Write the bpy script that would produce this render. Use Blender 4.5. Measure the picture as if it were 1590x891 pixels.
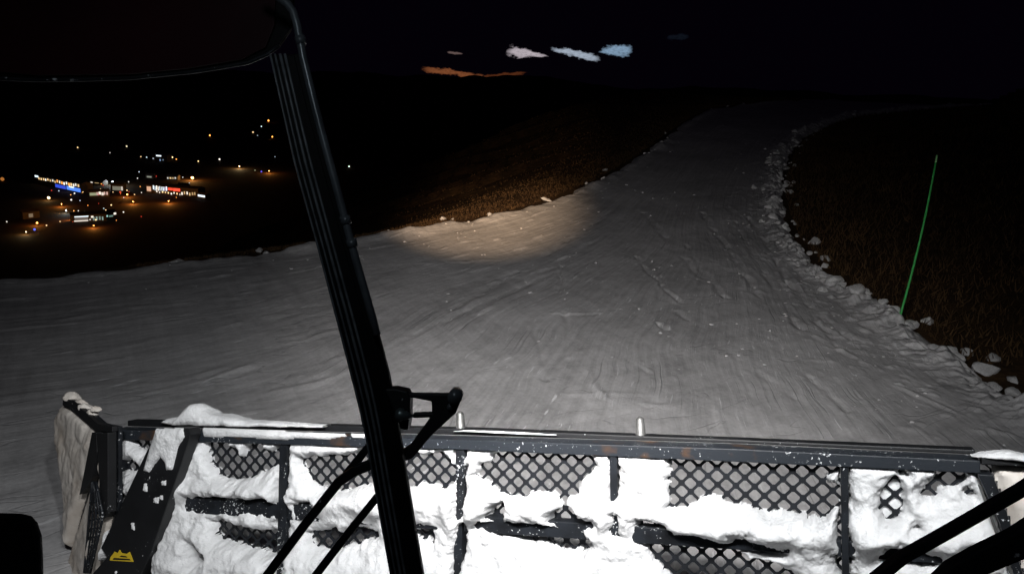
import bpy, bmesh, math, random
import numpy as np
from mathutils import Vector, Matrix

random.seed(7); rng = np.random.default_rng(7)
scene = bpy.context.scene
col = scene.collection
for o in list(bpy.data.objects): bpy.data.objects.remove(o)

# ------------------------------------------------------------------ camera
PW, PH, FPX = 1590.0, 891.0, 1248.0
EYE = Vector((0, 0, 2.7))
pitch, roll = math.radians(14.4), math.radians(2.5)
F = Vector((0, math.cos(pitch), -math.sin(pitch)))
R0, U0 = Vector((1, 0, 0)), Vector((0, math.sin(pitch), math.cos(pitch)))
R = R0 * math.cos(roll) + U0 * math.sin(roll)
U = U0 * math.cos(roll) - R0 * math.sin(roll)
cd = bpy.data.cameras.new('camera'); cam = bpy.data.objects.new('camera', cd); col.objects.link(cam)
m = Matrix.Identity(4)
for i in range(3):
    m[i][0], m[i][1], m[i][2], m[i][3] = R[i], U[i], -F[i], EYE[i]
cam.matrix_world = m
cd.sensor_width = 36; cd.lens = FPX / PW * 36; cd.clip_start = 0.05; cd.clip_end = 30000
scene.camera = cam

def ray(x, y):
    return R * ((x - PW / 2) / FPX) + U * ((PH / 2 - y) / FPX) + F      # depth 1 along the axis
def at(x, y, depth):
    return EYE + ray(x, y) * depth

# ------------------------------------------------------------------ world: night sky with a few gaps in the cloud
w = bpy.data.worlds.new('World'); scene.world = w; w.use_nodes = True
nt = w.node_tree; N = nt.nodes; L = nt.links
N.clear()
def nd(tree, typ, **kw):
    n = tree.nodes.new(typ)
    for k, v in kw.items(): setattr(n, k, v)
    return n
def mth(tree, op, a, b=None, c=None, clamp=False):
    n = tree.nodes.new('ShaderNodeMath'); n.operation = op; n.use_clamp = clamp
    for i, v in enumerate((a, b, c)):
        if v is None: continue
        if isinstance(v, (int, float)): n.inputs[i].default_value = v
        else: tree.links.new(v, n.inputs[i])
    return n.outputs[0]
out = nd(nt, 'ShaderNodeOutputWorld')
sky = nd(nt, 'ShaderNodeTexSky', sky_type='NISHITA', sun_disc=False)
sky.sun_elevation = math.radians(-10); sky.sun_rotation = math.radians(8)
bg_sky = nd(nt, 'ShaderNodeBackground'); bg_sky.inputs[1].default_value = 0.008
L.new(sky.outputs[0], bg_sky.inputs[0])
bg_cloud = nd(nt, 'ShaderNodeBackground'); bg_cloud.inputs[0].default_value = (.0008, .00036, .0016, 1); bg_cloud.inputs[1].default_value = 1
tc = nd(nt, 'ShaderNodeTexCoord'); sep = nd(nt, 'ShaderNodeSeparateXYZ'); L.new(tc.outputs['Generated'], sep.inputs[0])
az = mth(nt, 'ARCTAN2', sep.outputs[0], sep.outputs[1]); el = mth(nt, 'ARCSINE', sep.outputs[2])
def wnoise(scale, detail):
    mp = nd(nt, 'ShaderNodeMapping'); mp.inputs['Scale'].default_value = (scale, scale, scale * 2.2)
    L.new(tc.outputs['Generated'], mp.inputs[0])
    n = nd(nt, 'ShaderNodeTexNoise'); n.inputs['Scale'].default_value = 1; n.inputs['Detail'].default_value = detail; n.inputs['Roughness'].default_value = .65
    L.new(mp.outputs[0], n.inputs['Vector']); return n.outputs['Fac']
nz = wnoise(60, 6); nzf = wnoise(300, 3)
def gap(x0, y0, x1, y1, h0, taper, color, strength, prev):
    a, b = ray(x0, y0).normalized(), ray(x1, y1).normalized()
    A = (math.atan2(a.x, a.y), math.asin(a.z)); B = (math.atan2(b.x, b.y), math.asin(b.z))
    cx, cy = (A[0] + B[0]) / 2, (A[1] + B[1]) / 2
    hw = math.hypot(B[0] - A[0], B[1] - A[1]) / 2; th = math.atan2(B[1] - A[1], B[0] - A[0]); hh = h0 / FPX / 2
    dx, dy = mth(nt, 'SUBTRACT', az, cx), mth(nt, 'SUBTRACT', el, cy)
    p1 = mth(nt, 'DIVIDE', mth(nt, 'ADD', mth(nt, 'MULTIPLY', dx, math.cos(th)), mth(nt, 'MULTIPLY', dy, math.sin(th))), hw)
    p2 = mth(nt, 'SUBTRACT', mth(nt, 'MULTIPLY', dy, math.cos(th)), mth(nt, 'MULTIPLY', dx, math.sin(th)))
    hv = mth(nt, 'MAXIMUM', mth(nt, 'MULTIPLY_ADD', p1, -taper * hh, hh), hh * .15)
    q = mth(nt, 'DIVIDE', p2, hv)
    q = mth(nt, 'ADD', q, mth(nt, 'MULTIPLY_ADD', nz, 3.4, -1.7))
    d = mth(nt, 'ADD', mth(nt, 'POWER', mth(nt, 'ABSOLUTE', p1), 4), mth(nt, 'MULTIPLY', q, q))
    d = mth(nt, 'ADD', d, mth(nt, 'MULTIPLY_ADD', nzf, 1.1, -.55))
    mr = nd(nt, 'ShaderNodeMapRange'); mr.interpolation_type = 'SMOOTHSTEP'
    for k, v in (('From Min', 1.2), ('From Max', .15), ('To Min', 0), ('To Max', 1)): mr.inputs[k].default_value = v
    L.new(d, mr.inputs['Value'])
    bgc = nd(nt, 'ShaderNodeBackground'); bgc.inputs[0].default_value = (*color, 1); L.new(mth(nt, 'MULTIPLY', mth(nt, 'MULTIPLY_ADD', nzf, 1.5, .15, True), strength * 1.05), bgc.inputs[1])
    mx = nd(nt, 'ShaderNodeMixShader'); L.new(mr.outputs[0], mx.inputs[0]); L.new(prev, mx.inputs[1]); L.new(bgc.outputs[0], mx.inputs[2])
    return mx.outputs[0]
add = nd(nt, 'ShaderNodeAddShader'); L.new(bg_sky.outputs[0], add.inputs[0]); L.new(bg_cloud.outputs[0], add.inputs[1])
s = add.outputs[0]
s = gap(786, 79, 852, 88, 11, .8, (.60, .53, .58), .75, s)
s = gap(856, 75, 932, 93, 11, -.1, (.48, .56, .68), .72, s)
s = gap(930, 80, 982, 76, 15, -.25, (.33, .50, .70), .62, s)
s = gap(694, 82, 719, 84, 4, .2, (.22, .15, .14), .55, s)
s = gap(655, 107, 760, 121, 9, .1, (.62, .20, .075), .30, s)
s = gap(745, 121, 818, 113, 6, .0, (.5, .14, .05), .16, s)
s = gap(1035, 60, 1070, 56, 8, .0, (.05, .07, .12), .08, s)
L.new(s, out.inputs[0])

scene.view_settings.view_transform = 'Standard'; scene.view_settings.look = 'None'
scene.view_settings.exposure = 0; scene.view_settings.gamma = 1; scene.view_settings.use_curve_mapping = False
scene.cycles.max_bounces = 6; scene.cycles.use_denoising = True; scene.cycles.sample_clamp_indirect = 3

# ------------------------------------------------------------------ the groomer's own work lamps (on its roof edge, above the view)
def spot(loc, target, W, ang, blend, color, radius=.06):
    ld = bpy.data.lights.new('work_lamp', 'SPOT'); ld.energy = W; ld.spot_size = math.radians(ang); ld.spot_blend = blend
    ld.color = color; ld.shadow_soft_size = radius
    o = bpy.data.objects.new('work_lamp', ld); col.objects.link(o); o.location = loc
    o.rotation_euler = (Vector(target) - Vector(loc)).to_track_quat('-Z', 'Y').to_euler(); return o
LAMP_Y, LAMP_Z = 1.15, 3.25
COOL = (.96, .98, 1.0)
for lx, tx, W in ((-.95, -1.3, 200), (-.35, 0.0, 185), (.35, 1.2, 175), (.95, 1.9, 120)):
    spot((lx, LAMP_Y, LAMP_Z), (tx, 5.3, .4), W, 104, 1.0, COOL)
spot((-.2, LAMP_Y, LAMP_Z + .05), (.8, 7.0, 0.0), 1020, 62, 1.0, (1, .955, .935))
spot((.25, LAMP_Y, LAMP_Z + .05), (3.2, 21, 1.0), 130, 26, 1.0, (1, .88, .88))
halogen = spot((-.6, LAMP_Y, LAMP_Z + .05), (-.55, 14.9, .25), 10000, 10.5, 1.0, (1, .68, .42)); halogen.scale = (1.75, 1, 1)      # wide flat beam
spot((-.7, LAMP_Y, LAMP_Z + .05), (-.2, 19.0, .9), 3000, 16, 1.0, (1, .70, .42))
pl = bpy.data.lights.new('cab_fill_light', 'POINT'); pl.energy = 1.7; pl.color = (.8, .92, 1); pl.shadow_soft_size = .05  # added fill inside the cab, brightens the wiper and mirror arm
po = bpy.data.objects.new('cab_fill_light', pl); col.objects.link(po); po.location = (-.25, .42, 3.05)

# ------------------------------------------------------------------ helpers
def setp(o, label=None, cat=None, group=None, kind=None):
    for k, v in (('label', label), ('category', cat), ('group', group), ('kind', kind)):
        if v: o[k] = v
    return o
ORG = {}
def empty(name, loc, parent=None):
    o = bpy.data.objects.new(name, None); col.objects.link(o); o.empty_display_size = .1
    base = ORG.get(parent.name, Vector()) if parent else Vector()
    o.location = Vector(loc) - base
    if parent: o.parent = parent
    ORG[o.name] = Vector(loc); return o
def mesh_obj(name, verts, faces, mat, parent=None, smooth=False, origin=None):
    """verts in world space"""
    base = ORG.get(parent.name, Vector()) if parent else Vector()
    og = Vector(origin) if origin is not None else base
    me = bpy.data.meshes.new(name)
    V = np.asarray(verts, dtype=float).reshape(-1, 3) - np.array(og)
    if isinstance(faces, np.ndarray):
        nf, k = faces.shape
        me.vertices.add(len(V)); me.vertices.foreach_set('co', V.ravel().astype(np.float32))
        me.loops.add(nf * k); me.loops.foreach_set('vertex_index', faces.ravel().astype(np.int32))
        me.polygons.add(nf); me.polygons.foreach_set('loop_start', (np.arange(nf) * k).astype(np.int32))
        me.polygons.foreach_set('loop_total', np.full(nf, k, np.int32))
        me.update(calc_edges=True); me.validate()
    else:
        me.from_pydata([tuple(v) for v in V], [], faces); me.update()
    if smooth: me.polygons.foreach_set('use_smooth', np.ones(len(me.polygons), bool))
    for mm in (mat if isinstance(mat, (list, tuple)) else [mat]): me.materials.append(mm)
    o = bpy.data.objects.new(name, me); col.objects.link(o); o.location = og - base
    if parent: o.parent = parent
    ORG[o.name] = og; return o
class MB:
    def __init__(s): s.v = []; s.f = []
    def add(s, v, f):
        n = len(s.v); s.v += [Vector(p) for p in v]; s.f += [tuple(i + n for i in q) for q in f]
    def prism(s, front, back):
        n = len(front); s.add(list(front) + list(back), [tuple(range(n)), tuple(range(2 * n - 1, n - 1, -1))] +
              [(i, i + n, (i + 1) % n + n, (i + 1) % n) for i in range(n)])
    def tube(s, path, r, seg=8, flat=None):
        path = [Vector(p) for p in path]; rs = r if isinstance(r, (list, tuple)) else [r] * len(path)
        rings = []; ref = None
        for i, p in enumerate(path):
            t = (path[min(i + 1, len(path) - 1)] - path[max(i - 1, 0)]).normalized()
            if ref is None: ref = t.orthogonal().normalized()
            ref = (ref - t * ref.dot(t)).normalized(); b = t.cross(ref)
            rings.append([p + (ref * math.cos(a) + b * math.sin(a)) * rs[i] for a in (2 * math.pi * k / seg for k in range(seg))])
        vs = [v for ring in rings for v in ring]; fs = []
        for i in range(len(path) - 1):
            for k in range(seg):
                fs.append((i * seg + k, i * seg + (k + 1) % seg, (i + 1) * seg + (k + 1) % seg, (i + 1) * seg + k))
        fs.append(tuple(range(seg - 1, -1, -1))); fs.append(tuple((len(path) - 1) * seg + k for k in range(seg)))
        s.add(vs, fs)
    def box(s, c, ax, ay, az):
        c, ax, ay, az = map(Vector, (c, ax, ay, az))
        s.prism([c - ax - ay - az, c + ax - ay - az, c + ax + ay - az, c - ax + ay - az], [c - ax - ay + az, c + ax - ay + az, c + ax + ay + az, c - ax + ay + az])
    def build(s, name, mat, parent=None, bevel=0, smooth=False, origin=None, seg=2):
        o = mesh_obj(name, s.v, s.f, mat, parent, smooth, origin)
        bm = bmesh.new(); bm.from_mesh(o.data); bmesh.ops.recalc_face_normals(bm, faces=bm.faces)
        if bevel:
            es = [e for e in bm.edges if len(e.link_faces) == 2 and e.calc_face_angle(0) > .5]
            bmesh.ops.bevel(bm, geom=es, offset=bevel, segments=seg, profile=.6, affect='EDGES', clamp_overlap=True)
        bm.to_mesh(o.data); bm.free(); return o

def hsh(ix, iy, seed):
    n = (ix * 374761393 + iy * 668265263 + seed * 1442695041) & 0xffffffff
    n = ((n ^ (n >> 13)) * 1274126177) & 0xffffffff
    return ((n ^ (n >> 16)) & 0xffff) / 65535.0
def vnoise(x, y, seed=0):
    x = np.asarray(x, float); y = np.asarray(y, float)
    ix, iy = np.floor(x).astype(np.int64), np.floor(y).astype(np.int64); fx, fy = x - ix, y - iy
    fx = fx * fx * (3 - 2 * fx); fy = fy * fy * (3 - 2 * fy)
    return (hsh(ix, iy, seed) * (1 - fx) * (1 - fy) + hsh(ix + 1, iy, seed) * fx * (1 - fy) + hsh(ix, iy + 1, seed) * (1 - fx) * fy + hsh(ix + 1, iy + 1, seed) * fx * fy) * 2 - 1
def fbm(x, y, oct=4, seed=0, gain=.5):
    t = 0; a = 1; f = 1
    for i in range(oct): t = t + a * vnoise(x * f, y * f, seed + i * 17); a *= gain; f *= 2.03
    return t
def seg_dist(px, py, poly, closed=False):
    P = np.asarray(poly, float); d = np.full(np.shape(px), 1e9)
    n = len(P); rngk = range(n if closed else n - 1)
    for i in rngk:
        a, b = P[i], P[(i + 1) % n]; ab = b - a; l2 = (ab ** 2).sum() + 1e-12
        t = np.clip(((px - a[0]) * ab[0] + (py - a[1]) * ab[1]) / l2, 0, 1)
        d = np.minimum(d, np.hypot(px - a[0] - t * ab[0], py - a[1] - t * ab[1]))
    return d
def inside(px, py, poly):
    P = np.asarray(poly, float); r = np.zeros(np.shape(px), bool); n = len(P)
    for i in range(n):
        a, b = P[i], P[(i + 1) % n]
        c = ((a[1] > py) != (b[1] > py)) & (px < (b[0] - a[0]) * (py - a[1]) / (b[1] - a[1] + 1e-12) + a[0]); r ^= c
    return r
def sdist(px, py, poly):       # positive inside
    d = seg_dist(px, py, poly, True); return np.where(inside(px, py, poly), d, -d)

# ------------------------------------------------------------------ materials
def mat(name, color, rough=.6, metal=0., var=.25, scale=8., bump=0., bscale=60., color2=None, spec=.5, coords='Object', detail=5, lo=.35, hi=.65):
    mt = bpy.data.materials.new(name); mt.use_nodes = True; t = mt.node_tree; b = t.nodes['Principled BSDF']
    b.inputs['Roughness'].default_value = rough; b.inputs['Metallic'].default_value = metal; b.inputs['Specular IOR Level'].default_value = spec
    tcn = nd(t, 'ShaderNodeTexCoord'); n = nd(t, 'ShaderNodeTexNoise'); n.inputs['Scale'].default_value = scale; n.inputs['Detail'].default_value = detail
    t.links.new(tcn.outputs[coords], n.inputs['Vector'])
    r = nd(t, 'ShaderNodeValToRGB'); e = r.color_ramp.elements; e[0].position = lo; e[1].position = hi
    c2 = color2 or tuple(c * (1 - var) for c in color)
    e[0].color = (*c2, 1); e[1].color = (*color, 1)
    t.links.new(n.outputs['Fac'], r.inputs[0]); t.links.new(r.outputs[0], b.inputs['Base Color'])
    if bump:
        n2 = nd(t, 'ShaderNodeTexNoise'); n2.inputs['Scale'].default_value = bscale; n2.inputs['Detail'].default_value = 6
        t.links.new(tcn.outputs[coords], n2.inputs['Vector'])
        bp = nd(t, 'ShaderNodeBump'); bp.inputs['Strength'].default_value = 1; bp.inputs['Distance'].default_value = bump
        t.links.new(n2.outputs['Fac'], bp.inputs['Height']); t.links.new(bp.outputs[0], b.inputs['Normal'])
    return mt
def dust(mt, amount, scale=90):
    t = mt.node_tree; b = t.nodes['Principled BSDF']; src = b.inputs['Base Color'].links[0].from_socket
    tcn = nd(t, 'ShaderNodeTexCoord'); n = nd(t, 'ShaderNodeTexNoise'); n.inputs['Scale'].default_value = scale; n.inputs['Detail'].default_value = 3; t.links.new(tcn.outputs['Object'], n.inputs['Vector'])
    n2 = nd(t, 'ShaderNodeTexNoise'); n2.inputs['Scale'].default_value = 5; t.links.new(tcn.outputs['Object'], n2.inputs['Vector'])
    sm_ = mth(t, 'ADD', mth(t, 'MULTIPLY', n.outputs['Fac'], .65), mth(t, 'MULTIPLY', n2.outputs['Fac'], .35))
    r = nd(t, 'ShaderNodeMapRange'); r.inputs['From Min'].default_value = amount; r.inputs['From Max'].default_value = amount + .04; t.links.new(sm_, r.inputs['Value'])
    mx = nd(t, 'ShaderNodeMixRGB'); mx.inputs[2].default_value = (.7, .71, .72, 1); t.links.new(r.outputs[0], mx.inputs[0]); t.links.new(src, mx.inputs[1]); t.links.new(mx.outputs[0], b.inputs['Base Color'])
def emit(name, color, strength):
    mt = bpy.data.materials.new(name); mt.use_nodes = True; t = mt.node_tree; b = t.nodes['Principled BSDF']
    b.inputs['Base Color'].default_value = (.3, .3, .3, 1); b.inputs['Emission Color'].default_value = (*color, 1); b.inputs['Emission Strength'].default_value = strength * 1.5
    mt.cycles.emission_sampling = 'NONE'; return mt
M = dict(
    steel=mat('painted black steel', (.018, .021, .026), .42, .0, .5, 14, .0008, 120, color2=(.010, .011, .013), spec=.3),
    steel_worn=mat('worn steel with rust', (.022, .026, .032), .45, .0, .5, 5, .001, 90, color2=(.11, .055, .024), lo=.33, hi=.42, spec=.3),
    plate=mat('matt black plate', (.007, .0075, .009), .55, 0, .4, 10, .0006, 80),
    mesh=mat('dark galvanised mesh', (.012, .014, .018), .55, 0, .5, 14, .0006, 90, spec=.3),
    bare=mat('bare steel', (.16, .16, .155), .45, .5, .4, 20, .0005, 90),
    rubber=mat('black rubber', (.004, .004, .0045), .6, 0, .4, 30, .0004, 150, spec=.12),
    rib=mat('grey rubber rib', (.16, .175, .19), .4, 0, .5, 60, .0003, 200),
    tube=mat('satin grey tube', (.13, .145, .16), .3, .2, .4, 30),
    bolt=mat('zinc bolt', (.22, .27, .27), .35, .7, .4, 40),
    mirror=mat('mirror glass with painted red reflection', (.03, .006, .009), .5, 0, .7, 3, spec=.1),  # dim red reflection is put into the base colour
    snow=mat('packed snow', (.86, .86, .86), .6, 0, .16, 11, .007, 60, spec=.3),
    dirty=mat('dirty packed snow', (.82, .76, .69), .6, 0, .3, 5, .003, 45, color2=(.58, .50, .42), spec=.3, lo=.30, hi=.56),
    chunk=mat('snow lump', (.84, .83, .82), .65, 0, .22, 9, .010, 34, spec=.3),
    yellow=mat('yellow sticker', (.80, .56, .03), .4, 0, .12, 30), ink=mat('black print', (.01, .01, .01), .5),
    green=mat('green painted pole', (.05, .50, .10), .5, 0, .4, 20, color2=(.035, .36, .07)),
    greentip=mat('pale green pole tip', (.35, .75, .30), .5),
    crumb=mat('loose snow crumb', (.62, .61, .61), .7, 0, .25, 6, spec=.2),
    wall=mat('weathered timber wall', (.09, .075, .06), .8), roof=mat('roof', (.06, .05, .05), .8), pole=mat('lamp pole', (.1, .1, .1), .5),
)

dust(M['steel'], .61); dust(M['steel_worn'], .615); dust(M['plate'], .66)
# ------------------------------------------------------------------ terrain
def sp(x, k=1.):
    x = np.asarray(x, float); return np.where(x / k > 30, x, k * np.log1p(np.exp(np.clip(x / k, -40, 30))))
def base_h(x, y):
    return .105 * sp(np.asarray(y) - 12, 3) - .30 * sp(np.asarray(y) - 37, 1.2)
def hit(px, py, fn, tmax=6000):
    d = ray(px, py); ts = np.geomspace(1.5, tmax, 6000)
    X, Y, Z = EYE.x + d.x * ts, EYE.y + d.y * ts, EYE.z + d.z * ts
    h = fn(X, Y); k = np.argmax(Z < h)
    if not (Z < h).any(): k = len(ts) - 1
    if k > 0 and Z[k] < h[k]:
        a, b = Z[k - 1] - h[k - 1], Z[k] - h[k]; t = ts[k - 1] + (ts[k] - ts[k - 1]) * a / (a - b)
    else: t = ts[k]
    return np.array([EYE.x + d.x * t, EYE.y + d.y * t, EYE.z + d.z * t])
LE_px = [(0, 440), (130, 425), (270, 408), (420, 388), (560, 370), (640, 355), (700, 345), (760, 335), (850, 310), (905, 288), (950, 265), (1000, 235), (1035, 207), (1070, 184), (1105, 167)]
RE_px = [(1590, 622), (1500, 565), (1420, 514), (1380, 482), (1345, 458), (1285, 428), (1255, 397), (1232, 362), (1220, 322), (1219, 282), (1228, 242), (1252, 214), (1292, 194), (1335, 182)]
flat = lambda x, y: base_h(x, y)
LE = [hit(x, y, flat)[:2] for x, y in LE_px]; RE = [hit(x, y, flat)[:2] for x, y in RE_px]
LE = [np.array(p) for p in ((-60, -6), (-38, 2), (-22, 6.2), (-12, 8.4))] + LE
RE = [np.array(p) for p in ((7.5, -14), (6.4, -5), (5.6, 1))] + RE
def extend(E, d, n):
    d = np.array(d, float); d /= np.hypot(*d); return E + [E[-1] + d * k for k in n]
LE = extend(LE, (.75, .65), (8, 20, 45)); RE = extend(RE, (.80, .58), (8, 20, 45))
def smooth_poly(E, n):
    E = np.array(E); d = np.r_[0, np.cumsum(np.hypot(*np.diff(E, axis=0).T))]; t = np.linspace(0, d[-1], 4000)
    X, Y = np.interp(t, d, E[:, 0]), np.interp(t, d, E[:, 1])
    k = np.hanning(121); k /= k.sum()
    Xp, Yp = np.pad(X, 60, mode='edge'), np.pad(Y, 60, mode='edge')
    X, Y = np.convolve(Xp, k, 'valid'), np.convolve(Yp, k, 'valid')
    i = np.linspace(0, 3999, n).astype(int); return np.c_[X, Y][i]
LEs, REs = smooth_poly(LE, 160), smooth_poly(RE, 160)
PISTE = np.r_[LEs, REs[::-1]]
CREST = np.interp(np.arange(160), [0, 76, 88, 102, 130, 159], [.1, .15, 1.4, 5.0, 9.0, 12])
def side(px, py):
    """distance outside the left / right piste edge and the crest offset there"""
    px = np.asarray(px, float); py = np.asarray(py, float)
    ins = inside(px, py, PISTE); best = np.full(px.shape, 1e9); c = np.zeros(px.shape)
    for i in range(0, 159, 2):
        a, b = LEs[i], LEs[min(i + 2, 159)]; ab = b - a; t = np.clip(((px - a[0]) * ab[0] + (py - a[1]) * ab[1]) / ((ab ** 2).sum() + 1e-9), 0, 1)
        d = np.hypot(px - a[0] - t * ab[0], py - a[1] - t * ab[1]); k = d < best; best = np.where(k, d, best); c = np.where(k, CREST[i], c)
    dr = seg_dist(px, py, REs[::2])
    left = (~ins) & (best < dr); right = (~ins) & ~left
    return np.where(left, best, 0), np.where(right, dr, 0), c
FLOOR = -150.
def terrain(x, y):
    x = np.asarray(x, float); y = np.asarray(y, float)
    dl, dr, c = side(x, y); r = np.hypot(x, y)
    z = base_h(x, np.minimum(y, 60)) * np.clip(1 - (r - 60) / 200, .3, 1)
    z = z - .46 * (sp(dl - c, .6) - sp(-c, .6)) * (dl > 0)
    z = z + .20 * np.minimum(sp(dr - .5, .4), 45) * (dr > 0)
    z = z + np.clip(np.maximum(dl, dr) / 6, 0, 1) * fbm(x * .25, y * .25, 3, 5) * .25
    z = np.where(z < FLOOR + 20, FLOOR + sp(z - FLOOR, 6), z)
    far = np.clip((r - 1300) / 1500, 0, 1)
    z = z + far * far * (60 + 40 * fbm(x / 900, y / 900, 4, 9)) * (dl > 0)
    mt = np.clip((r - 3200) / 1600, 0, 1); z = np.where(dl > 0, z + mt * (60 + 24 * fbm(np.arctan2(x, y) * 14 + 3, r / 5000, 5, 21)) * np.clip(r / 4800, 0, 1.15), z)
    return z
ang = np.concatenate([np.linspace(-62, 62, 330), np.linspace(62, 298, 120)[1:-1]]); ang = np.radians(ang)
rad = np.concatenate([np.linspace(.5, 45, 170), np.geomspace(46, 9500, 130)])
A_, R_ = np.meshgrid(ang, rad, indexing='ij'); X = R_ * np.sin(A_); Y = R_ * np.cos(A_)
Z = terrain(X, Y) - .03 * (inside(X, Y, PISTE))
na, nr = A_.shape; idx = np.arange(na * nr).reshape(na, nr); nx = np.roll(idx, -1, 0)
faces = np.stack([idx[:, :-1], idx[:, 1:], nx[:, 1:], nx[:, :-1]], -1).reshape(-1, 4)
cz = float(Z[:, 0].mean()); V = np.c_[X.ravel(), Y.ravel(), Z.ravel()]
grassm = mat('dry alpine turf', (.060, .034, .016), .9, 0, .4, 3.0, .03, 12, color2=(.03, .019, .010), spec=.1)
g = mesh_obj('ground', V, faces, grassm, smooth=True); setp(g, 'dark dry grassy mountainside falling to a black valley', 'ground', kind='structure')

# ------------------------------------------------------------------ piste (groomed snow), streaks follow its own direction
nS, nT = 380, 900
tt = np.linspace(0, 1, nT); tt = np.interp(tt, [0, .25, .85, 1], [0, .36, .80, 1])
def res(E, t):
    d = np.linspace(0, 1, len(E)); return np.c_[np.interp(t, d, E[:, 0]), np.interp(t, d, E[:, 1])]
# match both edges along the travel direction: arc length warped so that cross lines stay roughly square to the piste
def arc(E):
    E = np.array(E); return np.r_[0, np.cumsum(np.hypot(*np.diff(E, axis=0).T))] / np.hypot(*np.diff(E, axis=0).T).sum()
aL, aR = arc(LE), arc(RE); kL = [0, 3, 4, 7, 10, 12, 14, 16, 18, 21]; kR = [0, .9, 1.8, 2.7, 4, 7, 10.5, 13.5, 16, 19]
u_ = np.linspace(0, 1, len(kL)); u_ = np.array([0, .10, .17, .30, .47, .58, .70, .82, .92, 1.0])
from_t = np.linspace(0, 1, nT)
ker = np.hanning(91); ker /= ker.sum()
def warp(k, a):
    v = np.interp(from_t, u_, np.interp(k, np.arange(len(a)), a)); return np.clip(np.convolve(np.pad(v, 45, mode='reflect', reflect_type='odd'), ker, 'valid'), 0, 1)
Lr, Rr = res(LEs, warp(kL, aL)), res(REs, warp(kR, aR))
ss = np.linspace(0, 1, nS)
PX = Lr[:, None, 0] * (1 - ss) + Rr[:, None, 0] * ss; PY = Lr[:, None, 1] * (1 - ss) + Rr[:, None, 1] * ss
S_, T_ = np.meshgrid(ss, tt)
inS = seg_dist(PX, PY, REs); inL = seg_dist(PX, PY, LEs)
Hh = base_h(PX, np.minimum(PY, 60)) + .035
width = np.hypot(*(Lr - Rr).T)[:, None]
sm = S_ * np.minimum(width, 30)
edge = np.clip(np.minimum(inL, inS) / .35, 0, 1); edge = edge * edge * (3 - 2 * edge); calm = .35 + .65 * np.clip(inS / 3, 0, 1)
st = (.25 + .75 * np.clip(fbm(PX * .6, PY * .6, 2, 44) + .5, 0, 1)) * fbm(S_ * 120, T_ * 14, 3, 31, .6) * .0032 + fbm(S_ * 300, T_ * 26, 2, 37) * .0022 + fbm(PX * .45, PY * .45, 2, 41) * .018
st = st + np.maximum(0, fbm(S_ * 150, T_ * 45, 2, 43) - .80) * .045
berm = np.exp(-((inS - .26) / .24) ** 2) * (.09 + .09 * fbm(PX * 2.2, PY * 2.2, 3, 51) + .05 * np.abs(fbm(PX * 7, PY * 7, 3, 52))) + np.exp(-((inL - .2) / .25) ** 2) * (.05 + .07 * fbm(PX * 1.3, PY * 1.3, 4, 53))
rough_zone = np.exp(-(inS / 1.3) ** 2) * np.maximum(0, fbm(PX * 9, PY * 9, 3, 57) - .25) * .035
marks = [([(868, 410), (872, 470), (882, 522)], -.022, .05), ([(832, 490), (838, 540), (853, 592)], -.022, .045), ([(988, 398), (1052, 470)], -.022, .05), ([(1026, 415), (1019, 490)], -.025, .05),
         ([(1025, 505), (1046, 530), (1062, 562)], -.028, .05), ([(955, 545), (980, 563), (1006, 579)], -.03, .03), ([(1060, 375), (1122, 462)], -.025, .06), ([(1090, 330), (1140, 400), (1190, 480)], -.03, .07),
         ([(1130, 320), (1180, 410), (1240, 510)], -.03, .07), ([(1165, 340), (1215, 420), (1300, 540)], -.03, .07), ([(1195, 395), (1250, 470), (1370, 570)], -.035, .06), ([(1245, 575), (1320, 640)], -.02, .05),
         ([(830, 487), (900, 488), (962, 486)], .03, .05), ([(880, 556), (928, 542)], .025, .04), ([(908, 574), (922, 596), (944, 618)], .03, .05), ([(1000, 626), (1040, 625), (1078, 614)], .03, .04),
         ([(858, 613), (925, 611), (995, 612)], .018, .05), ([(1045, 585), (1053, 600)], .03, .06), ([(895, 668), (990, 628), (1040, 580)], .012, .06),
         ([(300, 611), (370, 594), (440, 578)], .022, .05), ([(425, 606), (500, 588), (570, 566)], .035, .06), ([(215, 432), (380, 412), (490, 396)], .02, .08), ([(560, 411), (660, 408), (770, 403)], .02, .07),
         ([(320, 551), (440, 530), (540, 508)], .022, .05), ([(60, 502), (200, 480), (300, 470)], .02, .07), ([(300, 625), (390, 603)], .02, .05), ([(480, 640), (575, 612)], .02, .05),
         ([(1050, 485), (1150, 560), (1240, 620)], -.018, .07), ([(700, 480), (840, 400), (960, 320)], -.015, .09), ([(640, 520), (800, 450), (930, 370)], -.015, .08), ([(1000, 330), (1090, 430)], -.02, .08),
         ([(1330, 545), (1420, 590), (1520, 625)], .03, .05), ([(1260, 520), (1330, 556)], .03, .05), ([(1395, 600), (1490, 645)], .025, .05)]
def piste_h(x, y): return base_h(x, y) + .035
GROOVES = np.zeros_like(PX)
for pl, amp, wd in marks:
    P = np.array([hit(x, y, piste_h)[:2] for x, y in pl]); b0, b1 = P.min(0) - .5, P.max(0) + .5
    k = (PX > b0[0]) & (PX < b1[0]) & (PY > b0[1]) & (PY < b1[1])
    if k.any():
        wob = fbm(PX[k] * 3, PY[k] * 3, 2, 61) * .03
        d = seg_dist(PX[k] + wob, PY[k] - wob, P); fade = np.clip(fbm(PX[k] * 3.5, PY[k] * 3.5, 3, 63) * 1.3 + .55, .1, 1) * (.55 if amp > 0 else 1); GROOVES[k] += fade * (.85 * amp * np.exp(-(d / (wd * .6)) ** 2) - .25 * amp * np.exp(-((d - 1.3 * wd) / (wd * .6)) ** 2))
PZ = Hh + (st * calm + GROOVES + rough_zone) * edge + berm - (1 - edge) * .12
idx = np.arange(nT * nS).reshape(nT, nS)
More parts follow.
